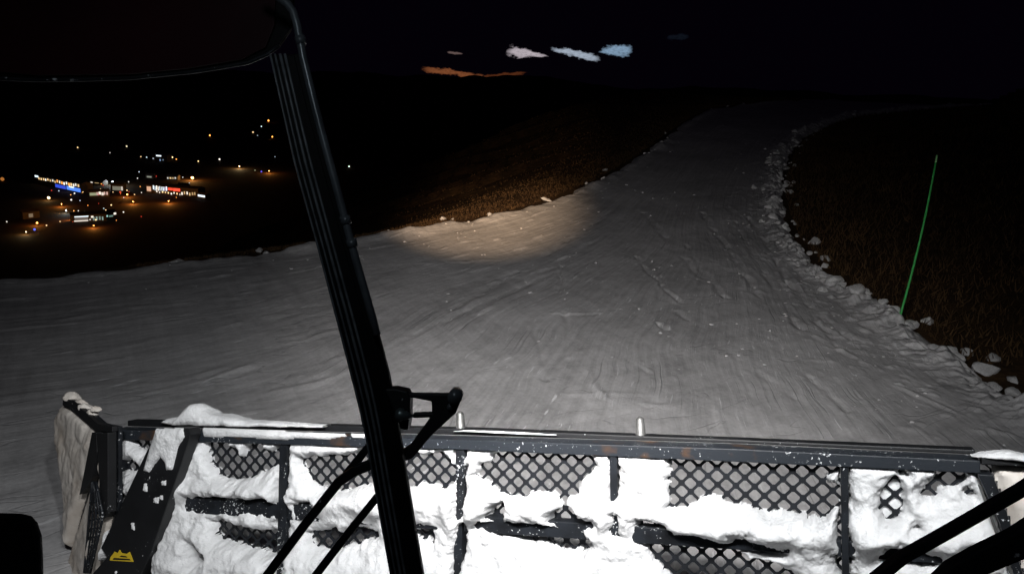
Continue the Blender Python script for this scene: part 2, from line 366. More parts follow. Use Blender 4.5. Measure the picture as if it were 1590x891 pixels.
faces = np.stack([idx[:-1, :-1], idx[1:, :-1], idx[1:, 1:], idx[:-1, 1:]], -1).reshape(-1, 4)[:, ::-1]
pm = bpy.data.materials.new('groomed snow'); pm.use_nodes = True; t = pm.node_tree; b = t.nodes['Principled BSDF']
b.inputs['Roughness'].default_value = .55; b.inputs['Specular IOR Level'].default_value = .25
uv = nd(t, 'ShaderNodeUVMap'); tcn = nd(t, 'ShaderNodeTexCoord')
def tex(src, sc, scale, detail, rough=.6):
    mp = nd(t, 'ShaderNodeMapping'); mp.inputs['Scale'].default_value = sc; t.links.new(src, mp.inputs[0])
    n = nd(t, 'ShaderNodeTexNoise'); n.inputs['Scale'].default_value = scale; n.inputs['Detail'].default_value = detail; n.inputs['Roughness'].default_value = rough
    t.links.new(mp.outputs[0], n.inputs['Vector']); return n.outputs['Fac']
dn = nd(t, 'ShaderNodeTexNoise'); dn.inputs['Scale'].default_value = .55; dn.inputs['Detail'].default_value = 3; t.links.new(tcn.outputs['Object'], dn.inputs['Vector'])
vs_ = nd(t, 'ShaderNodeVectorMath', operation='MULTIPLY_ADD'); t.links.new(dn.outputs['Color'], vs_.inputs[0]); vs_.inputs[1].default_value = (.035, .012, 0); t.links.new(uv.outputs[0], vs_.inputs[2]); WUV = vs_.outputs[0]
rot = nd(t, 'ShaderNodeMapping'); rot.inputs['Rotation'].default_value = (0, 0, math.radians(62)); t.links.new(tcn.outputs['Object'], rot.inputs[0])
rot2 = nd(t, 'ShaderNodeMapping'); rot2.inputs['Rotation'].default_value = (0, 0, math.radians(-28)); t.links.new(tcn.outputs['Object'], rot2.inputs[0])
n1 = tex(WUV, (150, 12, 1), 1, 5); n2 = tex(tcn.outputs['Object'], (1, 1, 1), .9, 5); n3 = tex(WUV, (420, 36, 1), 1, 3); n5 = tex(WUV, (300, 75, 1), 1, 4); n9 = tex(WUV, (52, 2.4, 1), 1, 1); n10 = tex(rot2.outputs[0], (.5, 2.6, 1), 1, 2); msk = tex(tcn.outputs['Object'], (1, 1, 1), .8, 2); n6 = tex(rot.outputs[0], (.7, 9, 1), 1, 4)
n7 = tex(rot2.outputs[0], (.9, 7, 1), 1, 4); n8 = tex(tcn.outputs['Object'], (1, 1, 1), 5, 6); n4 = tex(tcn.outputs['Object'], (1, 1, 1), 28, 4)
mixv = mth(t, 'ADD', mth(t, 'MULTIPLY', n1, .24), mth(t, 'ADD', mth(t, 'MULTIPLY', n2, .26), mth(t, 'ADD', mth(t, 'MULTIPLY', n3, .08), mth(t, 'ADD', mth(t, 'MULTIPLY', n6, .14), mth(t, 'ADD', mth(t, 'MULTIPLY', n7, .14), mth(t, 'MULTIPLY', n8, .14))))))
mixv = mth(t, 'ADD', mixv, mth(t, 'MULTIPLY_ADD', n4, .16, -.08))
rp = nd(t, 'ShaderNodeValToRGB'); e = rp.color_ramp.elements; e[0].position = .40; e[1].position = .60
e[0].color = (.31, .305, .305, 1); e[1].color = (.62, .61, .61, 1); e2 = e.new(.70); e2.color = (.84, .84, .85, 1)
fk = nd(t, 'ShaderNodeMapRange'); fk.interpolation_type = 'SMOOTHSTEP'
for k_, v_ in (('From Min', .60), ('From Max', .69), ('To Min', 0), ('To Max', .9)): fk.inputs[k_].default_value = v_
t.links.new(n5, fk.inputs['Value'])
mxc = nd(t, 'ShaderNodeMixRGB'); mxc.inputs[2].default_value = (.86, .86, .87, 1); mk = nd(t, 'ShaderNodeMapRange'); mk.inputs['From Min'].default_value = .42; mk.inputs['From Max'].default_value = .62; mk.inputs['To Min'].default_value = .08; t.links.new(tex(tcn.outputs['Object'], (1, 1, 1), 1.3, 3), mk.inputs['Value'])
t.links.new(mth(t, 'MULTIPLY', fk.outputs[0], mk.outputs[0]), mxc.inputs[0])
t.links.new(mixv, rp.inputs[0]); t.links.new(rp.outputs[0], mxc.inputs[1])
def lines(n, half, m0, m1):
    k = mth(t, 'ABSOLUTE', mth(t, 'SUBTRACT', n, .5)); mr_ = nd(t, 'ShaderNodeMapRange')
    for k_, v_ in (('From Min', half), ('From Max', half * .3), ('To Min', 0), ('To Max', 1)): mr_.inputs[k_].default_value = v_
    t.links.new(k, mr_.inputs['Value']); m2 = nd(t, 'ShaderNodeMapRange'); m2.inputs['From Min'].default_value = m0; m2.inputs['From Max'].default_value = m1; t.links.new(msk, m2.inputs['Value'])
    return mth(t, 'MULTIPLY', mr_.outputs[0], m2.outputs[0])
grv = mth(t, 'MAXIMUM', lines(n9, .010, .50, .62), mth(t, 'MULTIPLY', lines(n10, .007, .58, .46), .7))
mxg = nd(t, 'ShaderNodeMixRGB'); mxg.inputs[2].default_value = (.26, .26, .27, 1); t.links.new(mth(t, 'MULTIPLY', grv, .42), mxg.inputs[0]); t.links.new(mxc.outputs[0], mxg.inputs[1])
bat = nd(t, 'ShaderNodeAttribute'); bat.attribute_name = 'berm'; cl = nd(t, 'ShaderNodeTexVoronoi'); cl.inputs['Scale'].default_value = 9; t.links.new(tcn.outputs['Object'], cl.inputs['Vector'])
mxb = nd(t, 'ShaderNodeMixRGB'); mxb.inputs[2].default_value = (.80, .79, .78, 1); t.links.new(mth(t, 'MULTIPLY', bat.outputs['Fac'], mth(t, 'MULTIPLY_ADD', cl.outputs['Distance'], -1.3, 1.05, True)), mxb.inputs[0]); t.links.new(mxg.outputs[0], mxb.inputs[1])
t.links.new(mxb.outputs[0], b.inputs['Base Color'])
hb = mth(t, 'ADD', mth(t, 'MULTIPLY', n3, .3), mth(t, 'ADD', mth(t, 'ADD', mth(t, 'MULTIPLY', n1, .40), mth(t, 'ADD', mth(t, 'MULTIPLY', n6, .35), mth(t, 'ADD', mth(t, 'MULTIPLY', n7, .3), mth(t, 'MULTIPLY', n8, .35)))), mth(t, 'ADD', mth(t, 'MULTIPLY', n4, .3), mth(t, 'ADD', mth(t, 'MULTIPLY', fk.outputs[0], .3), mth(t, 'ADD', mth(t, 'MULTIPLY', grv, -.6), mth(t, 'MULTIPLY', mth(t, 'MULTIPLY', bat.outputs['Fac'], cl.outputs['Distance']), -5.0))))))
bp = nd(t, 'ShaderNodeBump'); bp.inputs['Strength'].default_value = .8; bp.inputs['Distance'].default_value = .011
t.links.new(hb, bp.inputs['Height']); t.links.new(bp.outputs[0], b.inputs['Normal'])
pobj = mesh_obj('piste', np.c_[PX.ravel(), PY.ravel(), PZ.ravel()], faces, pm, smooth=True)
ul = pobj.data.uv_layers.new(name='UVMap'); li = np.zeros(len(pobj.data.loops), np.int32); pobj.data.loops.foreach_get('vertex_index', li)
ul.data.foreach_set('uv', np.c_[S_.ravel(), T_.ravel()][li].ravel().astype(np.float32))
setp(pobj, 'grey groomed ski run streaked with tracks, curving away uphill', 'ski run', kind='structure')
at_ = pobj.data.attributes.new('berm', 'FLOAT', 'POINT'); at_.data.foreach_set('value', np.clip(np.exp(-((inS - .15) / .38) ** 2) * (.8 + .5 * fbm(PX * 2, PY * 2, 3, 58)) + .8 * np.exp(-(inL / .18) ** 2), 0, 1).ravel().astype(np.float32))
def snow_z(x, y):        # top of the piste near a point
    k = np.argmin((PX - x) ** 2 + (PY - y) ** 2); return float(PZ.ravel()[k])

# ------------------------------------------------------------------ dry grass
def grass(n, gen, hmin, hmax):
    P = gen(n); n = len(P)
    a = rng.uniform(0, 2 * np.pi, n); hgt = rng.uniform(hmin, hmax, n); wd = rng.uniform(.004, .010, n) * (1 + np.hypot(P[:, 0], P[:, 1]) / 14)
    dx, dy = np.cos(a) * wd, np.sin(a) * wd; lean = rng.normal(0, .5, (n, 2)) * hgt[:, None]
    z = terrain(P[:, 0], P[:, 1]) - .02
    v0 = np.c_[P[:, 0] - dx, P[:, 1] - dy, z]; v1 = np.c_[P[:, 0] + dx, P[:, 1] + dy, z]; v2 = np.c_[P[:, 0] + lean[:, 0], P[:, 1] + lean[:, 1], z + hgt]
    return np.stack([v0, v1, v2], 1).reshape(-1, 3)
def gen_right(n):
    k = rng.integers(38, 150, n); d = rng.exponential(2.6, n) + .05; base = REs[k] + (REs[np.minimum(k + 1, 159)] - REs[k]) * rng.random((n, 1)); tn = REs[np.minimum(k + 1, 159)] - REs[k]; tn /= np.hypot(*tn.T)[:, None] + 1e-9
    nrm = np.c_[tn[:, 1], -tn[:, 0]]; P = base + nrm * d[:, None]; return P[~inside(P[:, 0], P[:, 1], PISTE)]
def gen_left(n):
    k = rng.integers(72, 150, n); d = rng.exponential(np.where(rng.random(n) < .45, .6, 2.4)) + .02; base = LEs[k] + (LEs[np.minimum(k + 1, 159)] - LEs[k]) * rng.random((n, 1)); tn = LEs[np.minimum(k + 1, 159)] - LEs[k]; tn /= np.hypot(*tn.T)[:, None] + 1e-9
    nrm = np.c_[-tn[:, 1], tn[:, 0]]; P = base + nrm * d[:, None]; return P[~inside(P[:, 0], P[:, 1], PISTE)]
GV = np.r_[grass(60000, gen_right, .05, .17), grass(70000, gen_left, .025, .07)]
straw = mat('dry grass blades', (.080, .045, .019), .8, 0, .5, 1.2, color2=(.045, .026, .012), spec=.15)
go = mesh_obj('grass', GV, np.arange(len(GV)).reshape(-1, 3), straw); setp(go, 'short dry brown grass on the slopes beside the ski run', 'grass', kind='stuff')

# ------------------------------------------------------------------ snow lumps along the edges
def chunk_mesh(seed):
    bm = bmesh.new(); bmesh.ops.create_icosphere(bm, subdivisions=3, radius=1)
    r = random.Random(seed); fl = [(Vector((r.uniform(-1, 1), r.uniform(-1, 1), r.uniform(-1, 1))).normalized(), r.uniform(.5, .85)) for _ in range(13)]
    for v in bm.verts:
        p = v.co.copy()
        for nrm, d in fl:
            k = p.dot(nrm)
            if k > d: p -= nrm * (k - d) * .96
        nzv = float(fbm(p.x * 2 + seed * 5, p.y * 2 + p.z * 1.7, 3, seed)) * .13
        v.co = p * (1 + nzv)
        if v.co.z < -.45: v.co.z = -.45 + (v.co.z + .45) * .2
    me = bpy.data.meshes.new('snow_lump'); bm.to_mesh(me); bm.free(); me.materials.append(M['chunk'])
    me.polygons.foreach_set('use_smooth', np.ones(len(me.polygons), bool)); return me
CM = [chunk_mesh(i + 3) for i in range(7)]
nch = 0
def lump(x, y, size, label, group=None, z=None, stretch=1.0):
    global nch; nch += 1
    o = bpy.data.objects.new('snow_lump', CM[nch % 7]); col.objects.link(o)
    zz = z if z is not None else max(float(terrain(np.array([x]), np.array([y]))[0]), snow_z(x, y) if inside(np.array([x]), np.array([y]), PISTE)[0] else -99)
    o.location = (x, y, zz + size * .14); o.rotation_euler = (random.uniform(-.3, .3), random.uniform(-.3, .3), random.uniform(0, 6.28))
    o.scale = (size * stretch, size, size * random.uniform(.6, .85)); setp(o, label, 'snow lump', group); return o
def lump_px(px, py, wpx, label, group=None, stretch=1.0):
    p = hit(px, py, piste_h); dist = (Vector(p) - EYE).dot(F); wpx *= .66 if wpx > 32 else .9; return lump(p[0], p[1], wpx / 2 / FPX * dist, label, group, stretch=stretch)
lump_px(1328, 455, 30, 'biggest rounded snow lump on the berm behind the green pole', stretch=1.2)
lump_px(1345, 462, 15, 'small snow lump just under the biggest one on the berm')
lump_px(1292, 446, 34, 'broken snow lump in a cluster left of the biggest one', stretch=1.3)
lump_px(1278, 438, 26, 'flat snow lump at the left end of the berm cluster', stretch=1.4)
lump_px(1306, 452, 20, 'small snow lump between the cluster and the biggest lump')
lump_px(1262, 378, 26, 'upright jagged snow lump leaning on the grass up the berm')
lump_px(1408, 516, 24, 'rounded snow lump right at the foot of the green pole', stretch=1.2)
lump_px(1448, 537, 30, 'flat snow lump second along from the foot of the green pole', stretch=1.5)
lump_px(1478, 543, 26, 'pale snow block between two flat lumps on the near berm', stretch=1.2)
lump_px(1502, 548, 26, 'low snow lump with a ragged top on the near berm', stretch=1.3)
lump_px(1484, 562, 36, 'big smooth snow lump bulging onto the run on the near berm', stretch=1.3)
lump_px(1530, 575, 56, 'long broad snow slab, largest on the near berm', stretch=1.5)
lump_px(1543, 560, 28, 'snow lump perched behind the long broad slab')
lump_px(1574, 606, 30, 'rounded snow lump nearest the frame edge, below the slab')
lump_px(1572, 590, 34, 'snow lump at the grass beyond the broad slab', stretch=1.3)
lump_px(1540, 604, 40, 'half sunken snow slab in front of the broad slab', stretch=1.7)
lump_px(1366, 488, 14, 'tiny snow lump just left of the green pole foot', stretch=1.3)
lump_px(688, 331, 15, 'lone snow lump lying out on the dark grass beyond the run')
lump_px(703, 335, 8, 'small snow lump beside the lone one on the grass')
lump_px(276, 404, 18, 'snow lump on the far left rim of the run', stretch=1.8)
lump_px(563, 367, 10, 'small snow lump on the rim just right of the wiper blade')
lump_px(762, 332, 12, 'low snow lump on the rim in the warm patch of light', stretch=1.6)
lump_px(910, 283, 8, 'small snow lump on the left rim of the rising run')
lump_px(940, 262, 12, 'flat snow lump where the left rim begins to climb', stretch=1.8)
lump_px(847, 308, 13, 'snow lump on the rim below the brown slope', stretch=1.8)
G1 = 'small snow lumps of the far right berm'
for i in range(150):
    k = random.uniform(0, 1); j = int(np.interp(k, [0, 1], [62, 134])); d = random.gauss(.05, .2); tn = REs[j + 1] - REs[j]; tn = tn / np.hypot(*tn); p = REs[j] + np.array([tn[1], -tn[0]]) * (d - .25) + tn * random.uniform(0, .3)
    lump(p[0], p[1], random.uniform(.025, .095) * random.choice((.7, 1, 1.25)), 'small rough snow lump among many on the far right berm', G1)
G2 = 'small snow lumps of the near right berm'
for i in range(100):
    j = random.randint(40, 62); d = random.gauss(0, .22); tn = REs[j + 1] - REs[j]; tn = tn / np.hypot(*tn); p = REs[j] + np.array([tn[1], -tn[0]]) * (d - .2) + tn * random.uniform(0, .5)
    lump(p[0], p[1], random.uniform(.025, .085) * random.choice((.8, 1, 1.4)), 'small snow lump among many on the near right berm', G2)
G3 = 'small snow lumps of the left rim'
for i in range(16):
    j = random.randint(58, 128); d = random.gauss(-.12, .14); tn = LEs[j + 1] - LEs[j]; tn = tn / np.hypot(*tn); p = LEs[j] + np.array([-tn[1], tn[0]]) * d
    lump(p[0], p[1], random.uniform(.03, .075), 'small snow lump among many on the left rim of the run', G3)
# loose crumbs on the run: nobody could count them
cb = bmesh.new(); bmesh.ops.create_icosphere(cb, subdivisions=1, radius=1); cv = np.array([v.co[:] for v in cb.verts]); cf = np.array([[v.index for v in f.verts] for f in cb.faces]); cb.free()
CVs, CFs = [], []; kk = 0
for i in range(950):
    z0 = random.random()
    if z0 < .45: j = random.randint(36, 110); e = REs[j]; q = e + np.array([-abs(random.gauss(0, 1.0)) - .1, random.gauss(0, .4)])
    elif z0 < .75: ti = random.randint(250, 620); si = int(random.random() * nS * .9); q = np.array([PX[ti, si], PY[ti, si]])
    else: j = random.randint(52, 120); q = LEs[j] + np.array([abs(random.gauss(0, .5)), -abs(random.gauss(0, .7))])
    if not inside(np.array([q[0]]), np.array([q[1]]), PISTE)[0]: continue
    r = min(.02, random.expovariate(1 / .0045) + .003); sc = np.array([r * random.uniform(1, 2.2), r * random.uniform(.8, 1.4), r * .7])
    k = np.argmin((PX[::3, ::3] - q[0]) ** 2 + (PY[::3, ::3] - q[1]) ** 2); z = PZ[::3, ::3].ravel()[k]
    CVs.append(cv * (1 + rng.uniform(-.25, .25, cv.shape)) * sc + np.array([q[0], q[1], z + r * .2])); CFs.append(cf + kk); kk += len(cv)
co = mesh_obj('snow_crumbs', np.concatenate(CVs), np.concatenate(CFs), M['crumb']); setp(co, 'scattered snow crumbs lying loose on the ski run', 'snow crumbs', kind='stuff')

# ------------------------------------------------------------------ green marker pole
pb = Vector(hit(1395, 500, piste_h)); dist = (pb - EYE).dot(F)
ptop = at(1455, 241, dist + .05)
bend = [pb + (ptop - pb) * k + Vector((.03 * math.sin(k * 3.14), 0, 0)) for k in np.linspace(-.06, .955, 14)]
mp_ = empty('marker_pole', pb); setp(mp_, 'thin bright green marker pole leaning at the edge of the run', 'marker pole')
q = MB(); q.tube(bend, [(.015 - .004 * k / 13) for k in range(14)], 10); q.build('shaft', M['green'], mp_, smooth=True)
q = MB(); q.tube([bend[-1], ptop], [.011, .010], 10); q.build('tip', M['greentip'], mp_, smooth=True)
q = MB(); q.tube([pb - Vector((0, 0, .05)), pb + Vector((0, 0, .03)), pb + Vector((.01, 0, .09))], [.05, .045, .02], 12); q.build('base_sleeve', M['green'], mp_, smooth=True)

# ------------------------------------------------------------------ dozer blade (built in its own tilted plane)
D0, KB = 3.3, .40
def BP(x, y):
    d = D0 / (1 + KB * (x - PW / 2) / FPX); return at(x, y, d)
O0 = BP(190, 665); e1 = (BP(1540, 715) - O0).normalized()
nB = e1.cross(BP(190, 891) - O0).normalized()
if nB.dot(EYE - O0) < 0: nB = -nB
e2 = nB.cross(e1).normalized()
if e2.z < 0: e2 = -e2
def loc2(x, y): p = BP(x, y) - O0; return (p.dot(e1), p.dot(e2))
def WL(a, b, h): return O0 + e1 * a + e2 * b + nB * h
nBn, e1n, e2n, O0n = map(np.array, (nB, e1, e2, O0))
blade = empty('dozer_blade', (O0 + e1 * 1.8).to_2d().to_3d()); setp(blade, 'wide black snow dozer blade with diamond mesh screen, caked with snow', 'snow plough blade')
def slab(name, pts, h0, h1, mt, parent=None, bevel=.004, **k):
    q = MB(); ab = [loc2(*p) for p in pts]
    q.prism([WL(a, b, h1) for a, b in ab], [WL(a, b, h0) for a, b in ab]); return q.build(name, M[mt] if isinstance(mt, str) else mt, parent or blade, bevel, **k)
# top beam: face and the darker lip behind it
slab('top_beam', [(186, 664), (720, 679), (1142, 692), (1518, 710), (1518, 729), (1142, 712), (720, 694), (186, 679)], -.045, .055, 'steel_worn')
slab('top_lip', [(186, 655), (325, 658.5), (720, 669), (1142, 686), (1518, 702.5), (1518, 709.6), (1142, 691.6), (720, 678.6), (186, 663.6)], -.11, -.048, 'plate')
posts = {'outer left': [(187, 680), (199, 680), (190, 940), (176, 940)], 'a': [(444, 688), (456, 688), (452, 940), (438, 940)], 'b': [(715, 694.4), (728, 695), (722, 940), (710, 940)],
         'c': [(951, 704), (962, 704.4), (966, 940), (955, 940)], 'd': [(1305, 719.4), (1317, 720), (1319, 940), (1308, 940)]}
for k, p in posts.items(): slab('upright', p, -.02, .047, 'steel')
rp_ = slab('right_post', [(1513, 729.5), (1537, 731), (1562, 800), (1569, 838), (1600, 940), (1584, 940), (1554, 832), (1548, 806)], -.02, .06, 'steel')
slab('edge_strip', [(1513, 745), (1518, 745), (1552, 838), (1592, 945), (1584, 945), (1547, 838)], .061, .068, 'bare', rp_)
# cross rails between the two rows of mesh
def yc(x): return 771 + (x - 370) * .0655
for x0, x1 in ((199, 443), (457, 713), (728, 952), (963, 1306), (1318, 1553)):
    slab('cross_rail', [(x0, yc(x0)), (x1, yc(x1)), (x1, yc(x1) + 25), (x0, yc(x0) + 25)], -.012, .05, 'steel')
# diamond mesh
def mesh_screen(x0, x1, ytop, ybot, pitch=.0665):
    ab = [loc2(x0, ytop(x0)), loc2(x1, ytop(x1)), loc2(x1, ybot(x1)), loc2(x0, ybot(x0))]
    amin, amax = (ab[0][0] + ab[3][0]) / 2, (ab[1][0] + ab[2][0]) / 2
    bt = lambda a: np.interp(a, [ab[0][0], ab[1][0]], [ab[0][1], ab[1][1]]); bb = lambda a: np.interp(a, [ab[3][0], ab[2][0]], [ab[3][1], ab[2][1]])
    px_, py_ = pitch, pitch * .95; hx, hy = px_ / 2, py_ / 2; vs = []; fs = []
    # rounded diamond hole
    hole = []; rr = .16; sc = .76
    for k in range(4):
        c = np.array([(1, 0), (0, 1), (-1, 0), (0, -1)][k], float); pr = np.array([(0, -1), (1, 0), (0, 1), (-1, 0)][k], float); nxv = np.array([(0, 1), (-1, 0), (0, -1), (1, 0)][k], float)
        hole += [c + (pr - c) * rr, c * .86 + (pr + nxv - 2 * c) * .02 , c + (nxv - c) * rr]
    hole = np.array(hole) * .775
    outer = []
    for k in range(4):
        c = np.array([(1, 0), (0, 1), (-1, 0), (0, -1)][k], float); pr = np.array([(0, -1), (1, 0), (0, 1), (-1, 0)][k], float); nxv = np.array([(0, 1), (-1, 0), (0, -1), (1, 0)][k], float)
        outer += [c + (pr - c) * rr, c, c + (nxv - c) * rr]
    outer = np.array(outer); n = 12
    i0, i1 = int(math.floor(amin / hx)), int(math.ceil(amax / hx)); lo, hi = min(bb(amin), bb(amax)), max(bt(amin), bt(amax))
    for i in range(i0, i1 + 1):
        for j in range(int(math.floor(lo / hy)), int(math.ceil(hi / hy)) + 1):
            if (i + j) % 2: continue
            a, b = i * hx, j * hy
            if not (amin - .2 * hx <= a <= amax + .2 * hx and bb(a) - .3 * hy <= b <= bt(a) + .3 * hy): continue
            base = len(vs)
            for h in (.003, -.003):
                vs += [WL(a + o[0] * hx, b + o[1] * hy, h) for o in outer] + [WL(a + o[0] * hx, b + o[1] * hy, h) for o in hole]
            for k in range(n):
                k2 = (k + 1) % n
                fs.append((base + k, base + k2, base + n + k2, base + n + k)); fs.append((base + 2 * n + k2, base + 2 * n + k, base + 3 * n + k, base + 3 * n + k2))
                fs.append((base + n + k, base + n + k2, base + 3 * n + k2, base + 3 * n + k))
    return mesh_obj('mesh_screen', vs, fs, M['mesh'], blade)
ytopf = lambda x: 677 + (x - 190) * .0375; ycu = lambda x: yc(x) + 6; ycl = lambda x: yc(x) + 20; ybotf = lambda x: 885 + (x - 190) * .05
for x0, x1 in ((199, 445), (455, 716), (727, 953), (961, 1307), (1317, 1530)):
    mesh_screen(x0, x1, ytopf, ycu); mesh_screen(x0 - 4, x1 + (12 if x1 > 1500 else 0), ycl, ybotf)
# solid lower mouldboard down to the snow, cutting edge
def zb(b): return (O0 + e2 * b).z
b_top = loc2(700, 930)[1]; b_lo = b_top - (zb(b_top) - .14) / e2.z
q = MB(); a0, a1 = -.12, loc2(1590, 930)[0] + .05
for k in range(8):
    t0, t1 = k / 8, (k + 1) / 8; f = lambda t: -.28 * (t - .35) ** 2 + .034
    q.prism([WL(a0, b_top + (b_lo - b_top) * t0, f(t0) + .01), WL(a1, b_top + (b_lo - b_top) * t0, f(t0) + .01), WL(a1, b_top + (b_lo - b_top) * t1, f(t1) + .01), WL(a0, b_top + (b_lo - b_top) * t1, f(t1) + .01)],
            [WL(a0, b_top + (b_lo - b_top) * t0, f(t0) - .02), WL(a1, b_top + (b_lo - b_top) * t0, f(t0) - .02), WL(a1, b_top + (b_lo - b_top) * t1, f(t1) - .02), WL(a0, b_top + (b_lo - b_top) * t1, f(t1) - .02)])
q.build('mouldboard', M['steel_worn'], blade)
# marker pins on the beam
for (x, y0, y1, r) in ((703, 674, 643, .021), (988, 686, 652, .021)):
    A, B2 = loc2(x, y0), loc2(x, y1); hh = -.078
    q = MB(); q.tube([WL(*A, hh), WL(A[0], A[1] + (B2[1] - A[1]) * .12, hh), WL(A[0], A[1] + (B2[1] - A[1]) * .9, hh), WL(*B2, hh)], [r * 1.25, r, r * .78, r * .45], 16)
    q.build('marker_pin', M['bare'], blade, smooth=True)
# sloping black plate at the left with its sticker
sup = slab('brace_plate', [(291, 658), (326, 658), (328, 668), (312, 716), (268, 843), (243, 900), (222, 945), (140, 945), (164, 893), (201, 851), (191, 838), (262, 690)], .066, .135, 'plate', bevel=.006)
st1 = slab('warning_sticker', [(211, 846), (213, 843), (218, 845), (221, 840), (224, 845), (232, 846), (236, 843), (239, 850), (242, 858), (206, 856), (207, 851)], .1365, .1385, 'yellow', sup, bevel=0)
slab('sticker_print', [(211, 853.5), (213, 852), (236, 853.5), (238, 855.5), (211, 854.8)], .1390, .1400, 'ink', st1, bevel=0)
slab('sticker_print', [(221, 850), (224, 848.4), (231, 849.5), (233, 851.2), (224, 850.6)], .1390, .1400, 'ink', st1, bevel=0)
# ---- left wing: its own plane, swept forward
def WP(x, y):
    d = 4.55 - (x - 100) / 80 * .62; return at(x, y, d)
wO = WP(180, 664); w1 = (WP(100, 640) - wO).normalized(); wn = w1.cross(WP(168, 880) - wO).normalized()
if wn.dot(EYE - wO) < 0: wn = -wn
w2 = wn.cross(w1)
if w2.z < 0: w2 = -w2
def wl(x, y):
    d = ray(x, y); tq = (wO - EYE).dot(wn) / d.dot(wn); p = EYE + d * tq - wO; return (p.dot(w1), p.dot(w2))
def WW(a, b, h): return wO + w1 * a + w2 * b + wn * h
def wslab(name, pts, h0, h1, mt, parent=None, bevel=.003):
    q = MB(); ab = [wl(*p) for p in pts]; q.prism([WW(a, b, h1) for a, b in ab], [WW(a, b, h0) for a, b in ab]); return q.build(name, M[mt], parent, bevel)
wing = wslab('side_wing', [(91, 645), (98, 628), (107, 618), (121, 622), (160, 657), (184, 662), (184, 780), (160, 880), (146, 925), (112, 925), (113, 862), (99, 730)], -.02, .0, 'steel', blade)
wslab('wing_rim', [(107, 617), (121, 621), (160, 656), (184, 661), (184, 669), (158, 668), (118, 634), (106, 628)], .002, .03, 'plate', wing)
wslab('wing_brace', [(159, 669), (166, 669.4), (167, 700), (160, 737), (150, 755), (139, 765), (145, 738)], .012, .05, 'plate', wing)
wslab('wing_post', [(166, 670), (184, 669.6), (184, 792), (178, 801), (173, 780)], .008, .05, 'plate', wing)
# small square mesh on the wing
q = MB()
xr_ = lambda y: float(np.interp(y, [742, 798, 884], [168, 180, 159])); xl_ = lambda y: float(np.interp(y, [742, 884], [163, 150]))
for y in np.linspace(750, 872, 10): q.tube([WW(*wl(xl_(y), y), .055), WW(*wl(xr_(y), y - 3), .055)], .005, 6)
for fr_ in (0, .25, .5, .75, 1): q.tube([WW(*wl(xl_(y) + (xr_(y) - xl_(y)) * fr_, y), .058) for y in np.linspace(744, 884, 9)], .007 if fr_ in (0, 1) else .005, 6)
q.build('wing_grille', M['steel'], wing, smooth=True)
# right wing just inside the frame
RWp = [(1538, 718), (1600, 722), (1680, 727), (1720, 950), (1606, 950), (1574, 836), (1566, 802)]
rw = slab('side_wing', RWp, -.02, .004, 'steel')
slab('wing_rim', [(1520, 704), (1585, 709), (1660, 716), (1660, 722), (1585, 718), (1538, 716), (1519, 716)], .012, .06, 'plate', rw)

